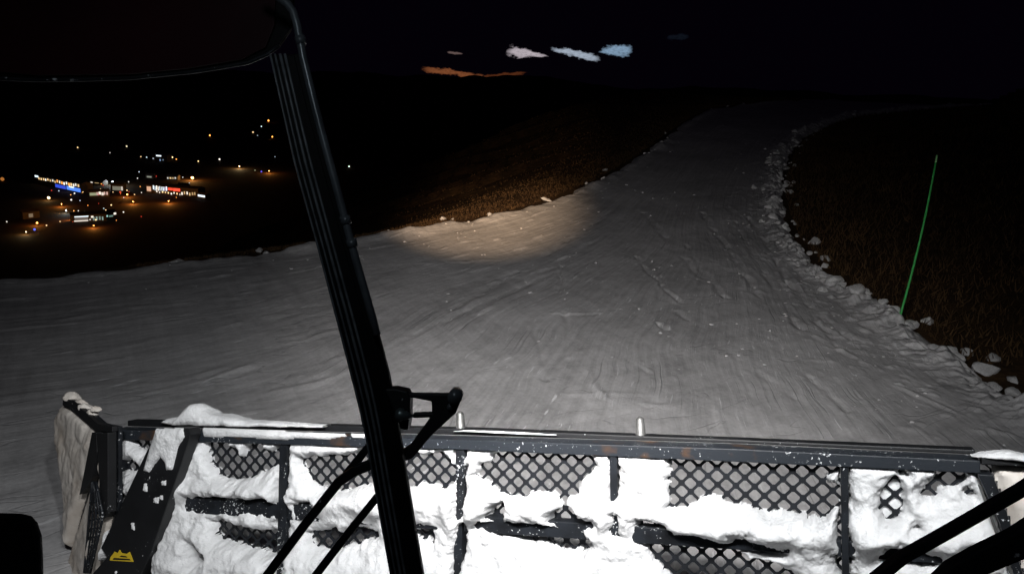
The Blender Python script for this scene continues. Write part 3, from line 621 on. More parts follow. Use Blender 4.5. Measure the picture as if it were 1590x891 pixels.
# ------------------------------------------------------------------ snow caked on the blade
Z = lambda ox, oy, sc, pts: [(ox + x / sc, oy + y / sc) for x, y in pts]
z1 = lambda p: Z(60, 580, 2.864, p); z2 = lambda p: Z(400, 580, 2.864, p); z3 = lambda p: Z(720, 580, 2.864, p); z4 = lambda p: Z(1000, 580, 2.866, p); z5 = lambda p: Z(1260, 580, 2.864, p)
EXPO = [
    z1([(405, 215), (600, 222), (600, 262), (555, 310), (528, 365), (490, 355), (450, 325), (425, 275)]),
    z1([(368, 410), (395, 385), (450, 390), (472, 415), (448, 447), (432, 430), (400, 420), (375, 425)]),
    z1([(365, 505), (385, 520), (430, 490), (435, 500), (390, 540), (372, 535)]),
    z1([(770, 280), (860, 285), (875, 322), (905, 320), (905, 365), (930, 360), (960, 285), (1005, 285), (1015, 335), (1050, 350), (1075, 320), (1100, 285), (1096, 405), (1000, 432), (900, 470), (850, 470), (812, 442), (782, 390)]),
    z1([(700, 540), (900, 545), (1060, 550), (1083, 575), (1085, 610), (900, 600), (690, 582)]),
    z1([(795, 648), (830, 640), (900, 672), (1000, 690), (1090, 690), (1088, 775), (1050, 787), (960, 770), (900, 742), (830, 742), (810, 700)]),
    z1([(715, 735), (792, 790), (745, 822), (720, 800)]),
    z2([(200, 372), (240, 362), (300, 365), (390, 360), (440, 350), (500, 300), (520, 440), (535, 490), (470, 490), (400, 505), (380, 515), (300, 507), (265, 480), (240, 440)]),
    z2([(195, 572), (265, 567), (252, 610), (205, 616)]),
    z2([(235, 702), (260, 687), (310, 690), (370, 685), (400, 700), (440, 680), (500, 680), (545, 705), (540, 725), (475, 735), (470, 772), (400, 752), (330, 775), (260, 755)]),
    z2([(640, 320), (690, 312), (740, 350), (780, 345), (820, 350), (860, 375), (893, 400), (885, 490), (860, 498), (830, 503), (790, 492), (720, 490), (640, 520)]),
    z2([(700, 680), (740, 678), (780, 685), (792, 715), (785, 752), (760, 727), (735, 732)]),
    z3([(60, 440), (85, 410), (130, 370), (170, 350), (240, 340), (420, 340), (460, 335), (500, 345), (580, 345), (592, 400), (545, 450), (515, 505), (500, 540), (470, 550), (478, 575), (520, 620), (582, 655), (490, 665), (405, 640), (440, 590), (415, 515), (380, 512), (335, 522), (240, 540), (170, 535), (140, 510), (112, 470)]),
    z3([(150, 585), (190, 575), (200, 600), (180, 640), (115, 627)]),
    z3([(80, 660), (200, 655), (320, 660), (440, 680), (545, 690), (550, 720), (580, 760), (545, 785), (500, 765), (450, 775), (410, 745), (350, 728), (330, 745), (270, 715), (200, 698), (160, 700)]),
    z4([(105, 360), (400, 372), (865, 395), (862, 425), (815, 450), (830, 490), (868, 505), (870, 600), (790, 620), (735, 642), (700, 622), (600, 612), (560, 600), (480, 590), (430, 578), (370, 570), (330, 550), (290, 530), (240, 575), (180, 580), (110, 580)]),
    z4([(-5, 662), (110, 668), (135, 712), (240, 715), (330, 742), (400, 745), (415, 710), (445, 712), (465, 745), (560, 770), (640, 783), (440, 783), (420, 770), (40, 742), (0, 730)]),
    z4([(30, 742), (200, 750), (410, 765), (445, 810), (480, 820), (560, 830), (620, 840), (665, 875), (700, 930), (150, 930), (120, 880), (60, 830), (30, 790)]),
    z5([(388, 420), (420, 420), (445, 440), (400, 445)]), z5([(470, 520), (520, 490), (545, 450), (550, 425), (630, 430), (665, 445), (655, 490), (650, 515), (605, 508), (560, 530), (522, 552), (478, 540)]),
    z5([(665, 522), (700, 510), (728, 545), (718, 550), (675, 535)]), z5([(330, 768), (400, 760), (470, 792), (540, 818), (540, 832), (470, 832), (330, 806)]),
    z5([(448, 680), (470, 655), (475, 672)]), z5([(702, 768), (715, 775), (722, 786), (708, 780)]),
    # uprights and beam where the steel shows
    [(444, 680), (456.5, 680), (452, 960), (437.5, 960)], [(715, 690), (728, 690), (726, 710), (722, 716), (716, 710)], [(722, 724), (730, 722), (728, 770), (724, 803), (720, 805), (719, 760)], [(727, 812), (731, 818), (724, 865), (716, 960), (708, 960), (713, 850)],
    [(951.5, 698), (961.5, 698), (961, 764), (957, 772), (952, 770)], [(958.5, 796), (962, 796), (963.5, 822), (960, 820)], [(1304.5, 715), (1317, 715), (1320, 960), (1307, 960)],
    [(186, 662), (197, 662), (196, 700), (186, 708)], [(197, 830), (262, 830), (252, 880), (236, 985), (120, 985), (160, 893), (198, 853)],
]
FILLED = z5([(300, 590), (305, 520), (340, 462), (365, 450), (405, 490), (410, 530), (395, 600), (380, 640), (330, 640)])
PANEL = [(188, 676), (720, 692), (1142, 710), (1514, 727), (1548, 812), (1600, 985), (150, 985), (176, 880)]
def caked(name, poly, expo, planef, step, hfun, warp, mt, parent=None, back=-.012):
    """height field of snow over a polygon drawn in photo pixels, on a plane given by (px->local, local->world)"""
    to2, toW = planef; P = np.array([to2(*p) for p in poly]); E = [np.array([to2(*p) for p in q]) for q in expo]
    a = np.arange(P[:, 0].min() - .02, P[:, 0].max() + .02, step); b = np.arange(P[:, 1].min() - .02, P[:, 1].max() + .02, step)
    A, B = np.meshgrid(a, b); wx = fbm(A * 22, B * 22, 4, 71, .6) * warp; wy = fbm(A * 22, B * 22, 4, 79, .6) * warp
    d = sdist(A, B, P)
    Aw, Bw = A + wx, B + wy
    for q in E: d = np.minimum(d, -sdist(Aw, Bw, q))
    H = hfun(A, B, d)
    d = d - 0.0
    H = np.where(d > 0, H * (1 - np.exp(-np.maximum(d, 0) / .016)), 0) + np.where(d > 0, .004, back)
    k = d > 0; cell = k[:-1, :-1] | k[1:, :-1] | k[:-1, 1:] | k[1:, 1:]
    cell &= ~((d[:-1, :-1] < -step * 1.2) | (d[1:, 1:] < -step * 1.2))
    idx = np.arange(A.size).reshape(A.shape)
    f = np.stack([idx[:-1, :-1], idx[:-1, 1:], idx[1:, 1:], idx[1:, :-1]], -1)[cell]
    o_, u_, v_, n_ = toW
    front = o_ + A.ravel()[:, None] * u_ + B.ravel()[:, None] * v_ + H.ravel()[:, None] * n_
    bk = o_ + A.ravel()[:, None] * u_ + B.ravel()[:, None] * v_ + back * n_
    used = np.unique(f); rem = np.full(A.size, -1); rem[used] = np.arange(len(used)); f1 = rem[f]; nU = len(used)
    return np.r_[front[used], bk[used]], np.r_[f1, f1[:, ::-1] + nU]
bl = ((lambda x, y: loc2(x, y)), (O0n, e1n, e2n, nBn))
rail_ab = np.array([loc2(x, yc(x) - 8) for x in (200, 1540)]); low_b = loc2(800, 850)[1]
POSTL = [(loc2(721, 690), loc2(716, 940)), (loc2(956, 704), loc2(961, 940))]
def hblade(A, B, d):
    rb = np.interp(A, rail_ab[:, 0], rail_ab[:, 1])
    shelf = np.exp(-((B - rb) / .055) ** 2) * .06 * (1 + .5 * fbm(A * 6, B * 3, 3, 91)); low = np.clip((low_b - B) / .18, 0, 1) * .07
    pst = sum(np.exp(-((A - np.interp(B, [q_[1][1], q_[0][1]], [q_[1][0], q_[0][0]])) / .05) ** 2) for q_ in POSTL)
    return .060 + .026 * pst * (1 + .4 * fbm(A * 9, B * 9, 3, 93)) + shelf + low + .017 * fbm(A * 7, B * 7, 4, 95) + .006 * fbm(A * 30, B * 30, 3, 97)
allv, allf = [], []; nn = 0
def acc(vf):
    global nn
    allv.append(vf[0]); allf.append(vf[1] + nn); nn += len(vf[0])
acc(caked('s', PANEL, EXPO + [FILLED], bl, .0055, hblade, .011, None))
# snow behind the mesh where the diamonds are filled
sl = MB(); ab = [loc2(*p) for p in FILLED]; sl.prism([WL(a, b, -.006) for a, b in ab], [WL(a, b, -.04) for a, b in ab])
ps = mesh_obj('packed_snow', np.concatenate(allv), np.concatenate(allf), M['snow'], smooth=True); setp(ps, 'bright white snow caked over the mesh screen of the blade', 'packed snow', kind='stuff')
fl = sl.build('snow_plug', M['snow'], ps)
# plugs in odd holes at the snow's edge
# heaps lying on the beam
def ridge(name, prof, hc, hw, seed, mt, label):
    """prof: (px x, px base y, px top y)"""
    xs = np.linspace(prof[0][0], prof[-1][0], int(abs(prof[-1][0] - prof[0][0]) / 3) + 2); pr = np.array(prof, float); rows = []; nseg = 13
    for x in xs:
        yb, yt = np.interp(x, pr[:, 0], pr[:, 1]), np.interp(x, pr[:, 0], pr[:, 2]); a, b = loc2(x, yb); bt = loc2(x, yt)[1]; hgt = max(.0, bt - b)
        row = []
        for k in range(nseg):
            th = math.pi * k / (nseg - 1); wv = hw * min(1, .3 + hgt / .05); n1_ = float(fbm(a * 16 + seed, k * .5, 3, seed)) * .14
            row.append(WL(a, b + hgt * math.sin(th) ** .7 * (1 + n1_), hc + math.cos(th) * wv * (1 + n1_)))
        rows.append(row)
    vs = [v for r_ in rows for v in r_]; n = len(rows); fs = [(i * nseg + k, (i + 1) * nseg + k, (i + 1) * nseg + k + 1, i * nseg + k + 1) for i in range(n - 1) for k in range(nseg - 1)]
    fs += [(i * nseg, i * nseg + nseg - 1, (i + 1) * nseg + nseg - 1, (i + 1) * nseg) for i in range(n - 1)]
    o = mesh_obj(name, vs, fs, M[mt], smooth=True); setp(o, label, 'snow heap'); return o
ridge('snow_heap', [(246, 657, 656), (255, 657, 650), (275, 658, 648), (284, 658, 636), (297, 658, 629), (310, 659, 632), (330, 659, 643), (355, 660, 648), (380, 661, 653), (430, 662, 656), (500, 664, 661.5)], -.04, .07, 3, 'snow', 'peaked white snow heap on the left end of the blade beam')
ridge('snow_heap', [(700, 671, 671), (720, 671, 669), (800, 675, 672), (860, 677, 676.6)], -.03, .022, 5, 'snow', 'thin snow strip on the beam beside the left steel pin')
ridge('snow_heap', [(1505, 704, 704), (1520, 704, 700), (1545, 706, 697), (1565, 707, 697), (1590, 710, 701), (1640, 714, 708), (1660, 715, 714)], .03, .07, 8, 'snow', 'rounded snow cap on the right corner of the blade')
# snow stuck on the face of the beam, on the brace plate, in the wings
stuck = []
BEAM = [[(328, 661), (420, 664), (470, 668), (545, 670), (548, 673), (520, 679), (470, 677), (450, 680), (400, 676), (330, 674)], [(555, 671), (575, 671), (577, 676), (560, 677)]]
def flat_snow(poly, h0, thick, warp, step=.005, expo=()):
    v, f = caked('s', poly, list(expo), bl, step, lambda A, B, d: thick * (1 + .35 * fbm(A * 18, B * 18, 3, 33)), warp, None, back=-.004)
    return v + nBn * h0, f
def merge(lst, name, mt, label, cat):
    n = 0; vs, fs = [], []
    for v, f in lst: vs.append(v); fs.append(f + n); n += len(v)
    o = mesh_obj(name, np.concatenate(vs), np.concatenate(fs), M[mt], smooth=True); setp(o, label, cat, kind='stuff'); return o
merge([flat_snow(p, .056, .012, .010) for p in BEAM], 'packed_snow', 'snow', 'patchy snow stuck on the left face of the blade beam', 'packed snow')
BRP = [z1([(620, 225), (735, 222), (742, 260), (715, 300), (690, 400), (665, 402), (660, 370), (640, 345), (610, 380), (590, 412), (565, 405), (590, 320), (612, 250)]), z1([(568, 460), (578, 460), (580, 495), (562, 492)]), z1([(642, 450), (662, 447), (660, 468), (644, 466)]), z1([(610, 522), (632, 518), (628, 545), (608, 542)]),
       z1([(637, 512), (648, 510), (647, 530), (638, 528)]), z1([(510, 628), (522, 630), (525, 662), (513, 655)]), z1([(440, 838), (448, 838), (446, 850), (440, 848)])]
merge([flat_snow(p, .136, .018 if i == 0 else .008, (.011 if i == 0 else .007), .003) for i, p in enumerate(BRP)], 'packed_snow', 'snow', 'snow patches clinging to the sloping black brace plate', 'packed snow')
wl_pl = ((lambda x, y: wl(x, y)), tuple(map(np.array, (wO, w1, w2, wn))))
hw_ = lambda A, B, d: .03 + .012 * fbm(A * 3, B * 5, 3, 15) + .006 * fbm(A * 9 + B * 22, B * 3, 3, 19) + .020 * np.abs(fbm(A * 5 + B * 4, B * 1.5 - A * 3, 3, 23))
WS = [[(93, 648), (99, 630), (106, 630), (118, 636), (157, 670), (152, 705), (140, 752), (126, 800), (114, 850), (110, 835), (100, 735)], [(166, 690), (170, 740), (176, 800), (158, 885), (140, 925), (100, 905), (113, 872), (128, 815), (142, 765), (158, 745)]]
merge([caked('s', p, [], wl_pl, .007, hw_, .016, None, back=.001) for p in WS], 'packed_snow', 'dirty', 'brownish dirty snow plastered inside the left blade wing', 'packed snow')
v, f = caked('s', [(1541, 722), (1600, 726), (1676, 731), (1712, 945), (1608, 945), (1577, 836), (1569, 802)], [], bl, .008, lambda A, B, d: .03 + .016 * fbm(A * 8, B * 8, 4, 25), .01, None, back=.006)
merge([(v, f)], 'packed_snow', 'dirty', 'greyish snow filling the right blade wing', 'packed snow')
wt = []
for (x, y, s_) in ((113, 617, .055), (124, 626, .05), (133, 634, .05), (143, 640, .045), (148, 636, .035)):
    p = WW(*wl(x, y), .0)
    wt.append((np.array(p) + np.array([v.co[:] for v in CM[len(wt) % 7].vertices]) * np.array([s_ * 1.0, s_ * .7, s_ * .6]), np.array([list(pp.vertices) for pp in CM[len(wt) % 7].polygons])))
merge(wt, 'packed_snow', 'dirty', 'lumpy snow crust along the top of the left blade wing', 'packed snow')

# ------------------------------------------------------------------ the groomer's cab front: wipers, mirror, console
cab = empty('snow_groomer', (0, .6, .0)); setp(cab, 'dark cab front of the snow groomer with wipers and mirror against the night', 'snow groomer')
def cslab(name, pts, depth, thick, mt, parent, bevel=.0015, extra=None):
    q = MB(); dd = depth if callable(depth) else (lambda x, y: depth)
    fr = [at(x, y, dd(x, y)) for x, y in pts]; q.prism(fr, [p + F * thick for p in fr])
    if extra:
        for pts2, dep2, th2 in extra: fr = [at(x, y, dep2) for x, y in pts2]; q.prism(fr, [p + F * th2 for p in fr])
    return q.build(name, M[mt], parent, bevel)
WD = .95
Ledge = [(415, 82), (436, 175), (455, 260), (490, 385), (520, 500), (560, 655), (603, 891), (617, 965)]
Redge = [(672, 965), (658, 891), (636, 762), (610, 600), (582, 495), (553, 395), (524, 285), (498, 190), (466, 58), (440, 60)]
def lerp_edge(E, y):
    E = sorted(E, key=lambda p: p[1]); return float(np.interp(y, [p[1] for p in E], [p[0] for p in E]))
wip = empty('windscreen_wiper', at(560, 600, WD), cab)
ys = [84, 130, 175, 260, 330, 385, 440, 500, 580, 655, 730, 810, 891, 965]
cslab('wiper_blade', [(lerp_edge(Ledge, y) + 2, y) for y in ys] + [(lerp_edge(Redge[:-1], y) - 2, y) for y in ys[::-1]], WD, .018, 'rubber', wip, .003)
for fr_, r_ in ((.07, 1.7), (.2, 1.5), (.34, 2.2), (.47, 2.0)):
    q = MB(); pth = []
    for y in np.linspace(84, 965, 22):
        l, r = lerp_edge(Ledge, y), lerp_edge(Redge[:-1], y); pth.append(at(l + (r - l) * fr_, y, WD - .001))
    q.tube(pth, r_ / FPX * WD, 8); q.build('rubber_rib', M['rib'], wip, smooth=True)
q = MB(); q.prism(*[[at(x, y, WD - .006 + dz) for x, y in [(lerp_edge(Redge[:-1], yy) - 17, yy) for yy in ys] + [(lerp_edge(Redge[:-1], yy) - 9, yy) for yy in ys[::-1]]] for dz in (0, .006)]); q.build('spine', M['rubber'], wip, .001)
# bracket, pivot and arms
cslab('bracket', [(597, 604), (613, 603), (632, 607), (637, 618), (636, 652), (633, 668), (622, 667), (612, 640)], WD - .012, .03, 'plate', wip, .002)
cslab('arm_head', [(630, 611), (697, 611.5), (704, 608), (712, 611), (716, 619), (708, 641), (700, 648), (668, 678), (640, 712), (628, 716), (634, 694), (668, 648), (641, 649), (641, 642), (671, 641), (670, 623), (641, 617.5), (630, 618)], WD - .008, .014, 'plate', wip, .0015)
q = MB(); c = at(706, 617, WD - .02); q.tube([c, c + F * .03], [.0085, .0085], 20); c = at(699, 632, WD - .012); q.tube([c, c + F * .006], [.004, .004], 14); q.build('pivot_cap', M['tube'], wip, smooth=True)
q = MB(); c0, c1, c2, c3 = at(618, 643, WD - .022), at(624, 644, WD - .024), at(631, 645, WD - .024), at(641, 646, WD - .022); q.tube([c0, c1, c1.lerp(c2, .4), c2, c3], [.0075, .0078, .0055, .005, .002], 16); q.build('pivot_bolt', M['bolt'], wip, smooth=True)
def strip(name, path, wpx, depth, thick, parent, mt='plate', bevel=.0015):
    path = np.array(path, float); tn = np.gradient(path, axis=0); tn /= np.hypot(*tn.T)[:, None]; nr_ = np.c_[-tn[:, 1], tn[:, 0]]; wv = np.atleast_1d(wpx) * np.ones(len(path)) / 2
    pts = [tuple(p) for p in path + nr_ * wv[:, None]] + [tuple(p) for p in (path - nr_ * wv[:, None])[::-1]]
    return cslab(name, pts, depth, thick, mt, parent, bevel)
strip('arm', [(650, 690), (622, 708), (598, 716), (575, 722), (548, 733), (524, 750), (470, 818), (400, 912)], [13, 14, 15, 15, 15, 15, 14, 14], WD + .022, .014, wip)
strip('arm', [(590, 672), (575, 690), (552, 718), (536, 738)], [12, 12, 13, 13], WD + .04, .010, wip)
strip('arm', [(610, 742), (590, 766), (540, 828), (473, 915)], [12, 12, 12, 13], WD + .024, .012, wip)
wip2 = empty('windscreen_wiper', at(1560, 820, .9), cab)
strip('arm', [(1680, 706), (1590, 763), (1480, 826), (1405, 868), (1350, 912)], [19, 17, 16, 16, 16], .92, .014, wip2)
strip('arm', [(1680, 790), (1590, 846), (1530, 873), (1490, 893), (1450, 930)], [46, 42, 38, 34, 30], .88, .02, wip2)
# mirror at the top left and the bent tube that carries it
mir = empty('wing_mirror', at(250, 40, 1.05), cab)
MO = [(-90, -90), (-90, 112), (-40, 120), (60, 124), (200, 121), (300, 111), (385, 97), (415, 84), (434, 70), (452, 44), (456, 0), (450, -90)]
cslab('mirror_housing', MO, 1.0, .01, 'rubber', mir, .008)
cslab('mirror_glass', [(-80, -80), (-80, 106), (60, 117), (200, 115), (292, 106), (375, 92), (412, 74), (426, 40), (430, -80)], .9955, .004, 'mirror', mir, .001)
q = MB(); q.tube([at(x, y + 1, .997) for x, y in [(-90, 112), (-40, 120), (60, 124), (130, 123), (200, 121), (300, 111), (345, 104), (385, 97), (415, 84), (434, 70)]], .0024, 8); q.build('mirror_rim', M['steel'], mir, smooth=True)
q = MB(); tp = [(395, -25), (418, -12), (435, -2), (446, 6), (455, 18), (461, 38), (466, 64)] + [(lerp_edge(Redge[:-1], y) - 3, y) for y in np.linspace(90, 520, 12)]
q.tube([at(x, y, WD - .012) for x, y in tp], 6.2 / FPX * WD, 14); q.build('mirror_arm', M['tube'], mir, smooth=True)
for x, y in ((467, 63), (537, 342), (547, 378)):
    q = MB(); a_, b_ = at(x - 2, y - 6, WD - .012), at(x + 1, y + 6, WD - .012); q.tube([a_, b_], 8.2 / FPX * WD, 14); q.build('arm_clip', M['tube'], mir, smooth=True)
# rounded dark console corner at lower left
cslab('console', [(-60, 797), (25, 799), (42, 803), (52, 814), (59, 835), (61, 870), (62, 960), (-60, 960)], .72, .008, 'rubber', cab, .003)

# ------------------------------------------------------------------ the town in the valley
def tpt(x, y): return Vector(hit(x, y, terrain, 4500))
EM = {}
def em(c, s):
    k = (c, s)
    if k not in EM: EM[k] = emit('lit ' + str(len(EM)), c, s)
    return EM[k]
OR, WH, CW, WM, BL, RD, GN = (1, .36, .07), (1, .93, .82), (.75, .9, 1), (1, .68, .32), (.05, .12, 1), (1, .05, .03), (.65, .8, .5)
def lamp(x, y, c, s, rpx, label, group=None, glow=0):
    p = tpt(x, y + 3); dist = (p - EYE).length; h = 3.2 / FPX * dist; r = rpx / FPX * dist
    e_ = empty('street_lamp', p); setp(e_, label, 'street lamp', group)
    q = MB(); q.tube([p - Vector((0, 0, .5)), p + Vector((0, 0, h))], [.09, .06], 6); q.build('pole', M['pole'], e_)
    bm = bmesh.new(); bmesh.ops.create_icosphere(bm, subdivisions=1, radius=r); hv = [v.co + p + Vector((0, 0, h)) for v in bm.verts]; hf = [tuple(v.index for v in f_.verts) for f_ in bm.faces]; bm.free()
    mesh_obj('lamp_head', hv, hf, em(c, s), e_)
    if glow:
        ld = bpy.data.lights.new('street_glow', 'POINT'); ld.energy = glow; ld.color = c; ld.shadow_soft_size = .5; lo = bpy.data.objects.new('street_glow', ld); col.objects.link(lo); lo.location = p + Vector((0, 0, h + r + .5)) - F * (r + .6)
    return e_
def house(x0, y0, x1, y1, hpx, wins, label, name='lit_building', roof=True):
    """wins: (u0, v0, u1, v1, colour, strength) on the facade facing us"""
    A, B = tpt(x0, y0), tpt(x1, y1); dist = (A - EYE).length
    if (B - EYE).length > dist * 1.25 or (B - EYE).length < dist * .8: B = EYE + ray(x1, y1).normalized() * dist
    z = min(A.z, B.z); A.z = B.z = z
    u = (B - A); wdt = u.length; u.normalize(); nrm = Vector((u.y, -u.x, 0)).normalized()
    if nrm.dot(EYE - A) < 0: nrm = -nrm
    H = hpx / FPX * dist; dp = min(14, max(7, wdt * .4)); up = Vector((0, 0, 1)); e_ = empty(name, A.lerp(B, .5)); setp(e_, label, 'building')
    q = MB(); q.box(A.lerp(B, .5) - nrm * dp / 2 + up * (H / 2 - .5), u * wdt / 2, nrm * dp / 2, up * (H / 2 + .5)); q.build('wall', M['wall'], e_)
    q = MB(); c = A.lerp(B, .5) + up * (H + .05); q.prism([c - u * (wdt / 2 + .6) + nrm * .6, c - u * (wdt / 2 + .6) - nrm * (dp + .6), c - u * (wdt / 2 + .6) - nrm * dp / 2 + up * 2.2],
                [c + u * (wdt / 2 + .6) + nrm * .6, c + u * (wdt / 2 + .6) - nrm * (dp + .6), c + u * (wdt / 2 + .6) - nrm * dp / 2 + up * 2.2]); q.build('roof', M['roof'], e_)
    for (u0, v0, u1, v1, c_, s_) in wins:
        cc = A + u * (wdt * (u0 + u1) / 2) + up * (H * (v0 + v1) / 2) + nrm * .12
        q = MB(); q.box(cc, u * wdt * (u1 - u0) / 2, nrm * .06, up * H * (v1 - v0) / 2); q.build('lit_window_or_front', em(c_, s_), e_)  # windows, signs, and glowing panels that stand for lit walls
    return e_
rw_ = random.Random(4)
def row(n, u0, u1, v0, v1, cols, smin, smax, fill=.6):
    o = []
    for i in range(n):
        a = u0 + (u1 - u0) * i / n; b = a + (u1 - u0) / n * fill * rw_.uniform(.6, 1.2); dv = rw_.uniform(-.08, .08); o.append((a, max(0, v0 + dv), b, min(1, v1 + dv), rw_.choice(cols), round(rw_.uniform(smin, smax), 1)))
    return o
house(54, 285, 127, 301, 12, [(.02, .75, .1, .95, CW, .9)] + row(8, .1, .5, .62, .85, [WH, WM], .5, 1.1) + row(10, .5, .98, .62, .9, [WM, OR, WH], .5, 1.3) + [(.46, .1, .68, .45, BL, .45), (.7, .12, .98, .5, (.08, .25, 1), .8), (.75, .4, .85, .55, CW, .9)], 'long row building with warm windows above a blue lit front')
house(139, 306, 170, 305, 7.5, [(.02, .25, .35, .75, GN, .25)] + row(5, .35, .98, .3, .85, [(1, .7, .65), WH], .3, .8, .8), 'low building with a pale green and pink lit front')  # green lit wall is a glowing panel, its light put into emission
house(112, 346, 166, 343, 10, [(.08, .72, .48, .85, CW, 1.0), (.06, .12, .46, .28, WH, .55), (.08, .3, .46, .7, (.5, .6, .62), .10), (.55, .55, .62, .8, WH, .7)] + row(4, .6, .95, .2, .7, [(.4, .7, .65)], .1, .35), 'long low hall with two white strip lights')
house(150, 343, 182, 338, 8, [(.1, .4, .55, .7, (.5, .9, .85), .5), (.6, .3, .8, .6, (.4, .7, .6), .2), (.84, .6, .96, .95, WH, .7)], 'teal lit annexe at the right end of the long low hall')
house(227, 299, 308, 306, 11, [(.02, .2, .1, .8, (1, .6, .4), .45)] + row(5, .14, .3, .4, .95, [CW, WH], .5, 1.2) + row(4, .3, .42, .45, .95, [CW, (.8, .8, 1)], .6, 1.3) + [(.43, .55, .52, .85, RD, .9), (.53, .5, .66, .85, RD, 1.1)] + row(9, .2, .7, .1, .3, [WH, WM], .5, 1.2, .4) + row(6, .68, .98, .15, .5, [WM, WH], .3, .7, .5), 'long lodge with white windows and a red lit sign band')
house(307, 307, 319, 309, 5, [(.05, .4, .95, .95, CW, 1.0)], 'small kiosk with a white lit canopy right of the long lodge')
house(236, 250, 260, 252, 9, [(.3, .8, .62, .98, CW, 1.2), (.05, .3, .14, .5, CW, .3), (.5, .1, .58, .4, (.4, .6, 1), .3), (.7, .2, .76, .4, (.4, .6, .8), .25)], 'dark building with a bright white sign high on its front')
house(36, 341, 62, 338, 9, [(.35, .2, .6, .75, (.6, .6, .45), .12)], 'dim gabled house with one pale tall window')
house(259, 279, 276, 280, 5, row(4, .05, .95, .3, .75, [WM, WH], .3, .7), 'small house with a row of warm windows above the lodge')
house(172, 296, 192, 297, 9, [(.15, .1, .8, .7, (.7, .75, .6), .14), (.82, .1, .95, .7, WH, .4)], 'pale floodlit house under two white floodlights')  # floodlight on the wall is put into a large glowing panel
house(139, 286, 160, 288, 5, [(.1, .4, .25, .7, WH, .6), (.4, .4, .7, .6, WM, .25), (.85, .2, .95, .5, OR, .5)], 'dark house with three small lights left of the floodlights')
house(236, 292, 250, 293, 5, [(.2, .3, .75, .7, (.8, .7, .5), .3)], 'small house with one dull window behind the lodge')
house(226, 277, 238, 278, 5, [(.2, .3, .8, .7, (.7, .75, .6), .22)], 'tiny house with a dull pale window above the lodge left end')
house(276, 292, 290, 293, 5, [(.2, .3, .8, .8, (1, .8, .5), .4)], 'tiny house with a yellow window behind the red sign band')
lamp(175, 284, CW, 4, 1.9, 'left one of two white floodlights above the pale house', glow=9000)
lamp(185, 286, WH, 4, 1.8, 'right one of two white floodlights above the pale house', glow=9000)
lamp(76, 308, (1, .62, .25), 4, 1.9, 'single large yellow street lamp below the blue lit building', glow=4000)
lamp(299, 277, (1, .45, .12), 4, 2.1, 'largest orange street lamp standing above the kiosk', glow=26000)
lamp(58, 347, OR, 3, 1.3, 'orange street lamp above the blue light at the valley bottom', glow=6000)
lamp(54, 357, BL, 1.2, 1.5, 'lone blue light at the valley bottom')
lamp(41, 361, WM, 1.2, .9, 'small warm lamp lowest of all at the valley bottom', glow=3500)
lamp(11, 345, WH, .8, .9, 'faint white lamp alone at the far left of the valley')
lamp(4, 279, OR, .25, 2.6, 'dull orange lamp cut by the left frame edge')
lamp(326, 211, OR, 2.5, 1.1, 'orange lamp alone in the dark left of the hillside cluster')
lamp(417, 188, OR, 3, 1.2, 'uppermost orange lamp of the hillside cluster')
lamp(406, 197, CW, 1.0, .9, 'pair of tiny white lamps under the uppermost orange one')
lamp(393, 206, WM, 1.2, 1.1, 'elongated yellow lamp at the left of the hillside cluster')
lamp(400, 211, CW, .3, .8, 'faintest white lamp of the hillside cluster')
lamp(423, 213, OR, 2.5, 1.1, 'orange lamp at the right of the hillside cluster')
lamp(341, 248, WH, .8, 1.5, 'soft white lamp below the lone orange hillside lamp')
lamp(308, 251, WM, 1.5, 1.0, 'yellow lamp above the largest orange street lamp')
lamp(372, 259, WM, 2, .9, 'warm lamp with an orange glow on the ground under it', glow=16000)
lamp(396, 265, GN, .2, 1.0, 'faint green lamp between a warm and a blue one')
lamp(406, 267, (.15, .12, 1), .6, 1.3, 'blue lamp in the dark near the wiper blade')
lamp(418, 266, OR, 2.5, .9, 'orange lamp closest to the wiper blade', glow=12000)
lamp(427, 244, CW, .5, .7, 'tiny white twin lamp high beside the wiper blade')
lamp(542, 259, WH, 3, .9, 'solitary white lamp to the right of the wiper blade')
lamp(121, 230, WM, 1.0, 1.0, 'lone warm lamp high above the long row building')
lamp(171, 238, WH, .6, .7, 'tiny lamp between two lone lamps above the town')
lamp(197, 228, (.9, .8, .5), .8, 1.2, 'highest lamp over the middle of the town')
lamp(219, 244, WM, 1.0, .8, 'small warm lamp left of the bright white sign')
lamp(228, 245, CW, .6, 1.0, 'bluish lamp just left of the bright white sign')
lamp(268, 245, WM, 1.6, 1.1, 'warm lamp just right of the bright white sign')
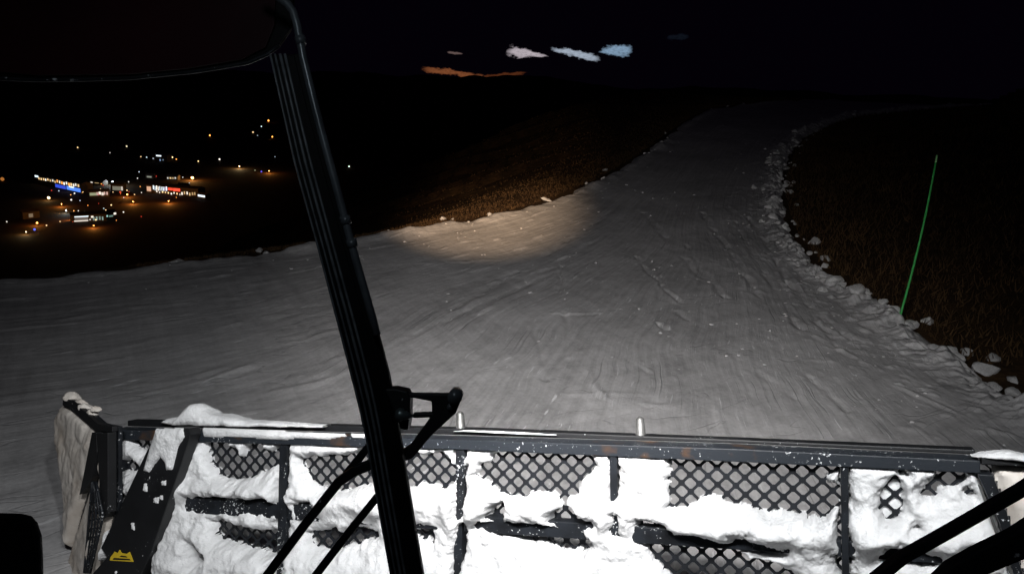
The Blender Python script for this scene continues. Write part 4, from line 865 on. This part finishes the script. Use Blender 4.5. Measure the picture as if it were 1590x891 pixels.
lamp(274, 248, OR, 1.2, 1.0, 'orange lamp next to the warm one right of the sign')
lamp(173, 319, WM, 1.3, 1.0, 'warm lamp over the roof of the long low hall')
lamp(116, 301, WH, .8, 1.1, 'white lamp on the lane just under the blue front')
lamp(111, 311, WH, 1.0, 1.2, 'white lamp halfway down the lane to the long hall')
lamp(103, 328, (.8, .9, .9), .8, 1.2, 'white lamp at the lower end of the lane', glow=4500)
lamp(115, 328, OR, 1.0, .9, 'small orange lamp beside the lane end')
lamp(122, 328, WH, .7, .8, 'tiny white lamp above the left end of the long hall')
lamp(187, 299, RD, .5, 1.4, 'red lamp under the pale floodlit house')
lamp(198, 303, OR, 1.8, 1.2, 'orange lamp right of the pale floodlit house', glow=12000)
lamp(200, 283, WH, .6, .9, 'small white lamp right of the two floodlights')
lamp(149, 342, WM, 1.6, 1.0, 'warm lamp in front of the long low hall')
lamp(192, 330, WH, 1.0, 1.0, 'white lamp at the right tip of the teal annexe')
lamp(113, 339, OR, 1.3, 1.0, 'orange lamp at the left end wall of the long hall', glow=9000)

GT = 'tiny lights scattered through the valley town'
for i in range(46):
    k = rw_.random()
    if k < .4: x, y = rw_.gauss(125, 30), rw_.gauss(300, 9)
    elif k < .65: x, y = rw_.gauss(190, 14), rw_.gauss(300, 8)
    elif k < .85: x, y = rw_.gauss(255, 28), rw_.gauss(286, 9)
    else: x, y = rw_.gauss(130, 40), rw_.gauss(338, 7)
    if y < 255 or x < 5: continue
    lamp(x, y, *rw_.choice([(OR, 1.5), (OR, 1.0), (WM, .9), (WH, .8), (RD, .5), (CW, .7), (WM, 1.3)]), rw_.uniform(.55, .95), 'tiny street light among many strewn through the valley town', GT)
lamp(96, 318, OR, .8, .8, 'orange lamp on the reddish lane between blue front and long hall', glow=9000)
lamp(207, 314, OR, .7, .8, 'orange lamp on the dark slope right of the long hall', glow=12000)
lamp(262, 313, OR, .7, .8, 'orange lamp on the ground in front of the long lodge', glow=14000)
lamp(146, 351, OR, .7, .8, 'orange lamp below the long low hall', glow=8000)
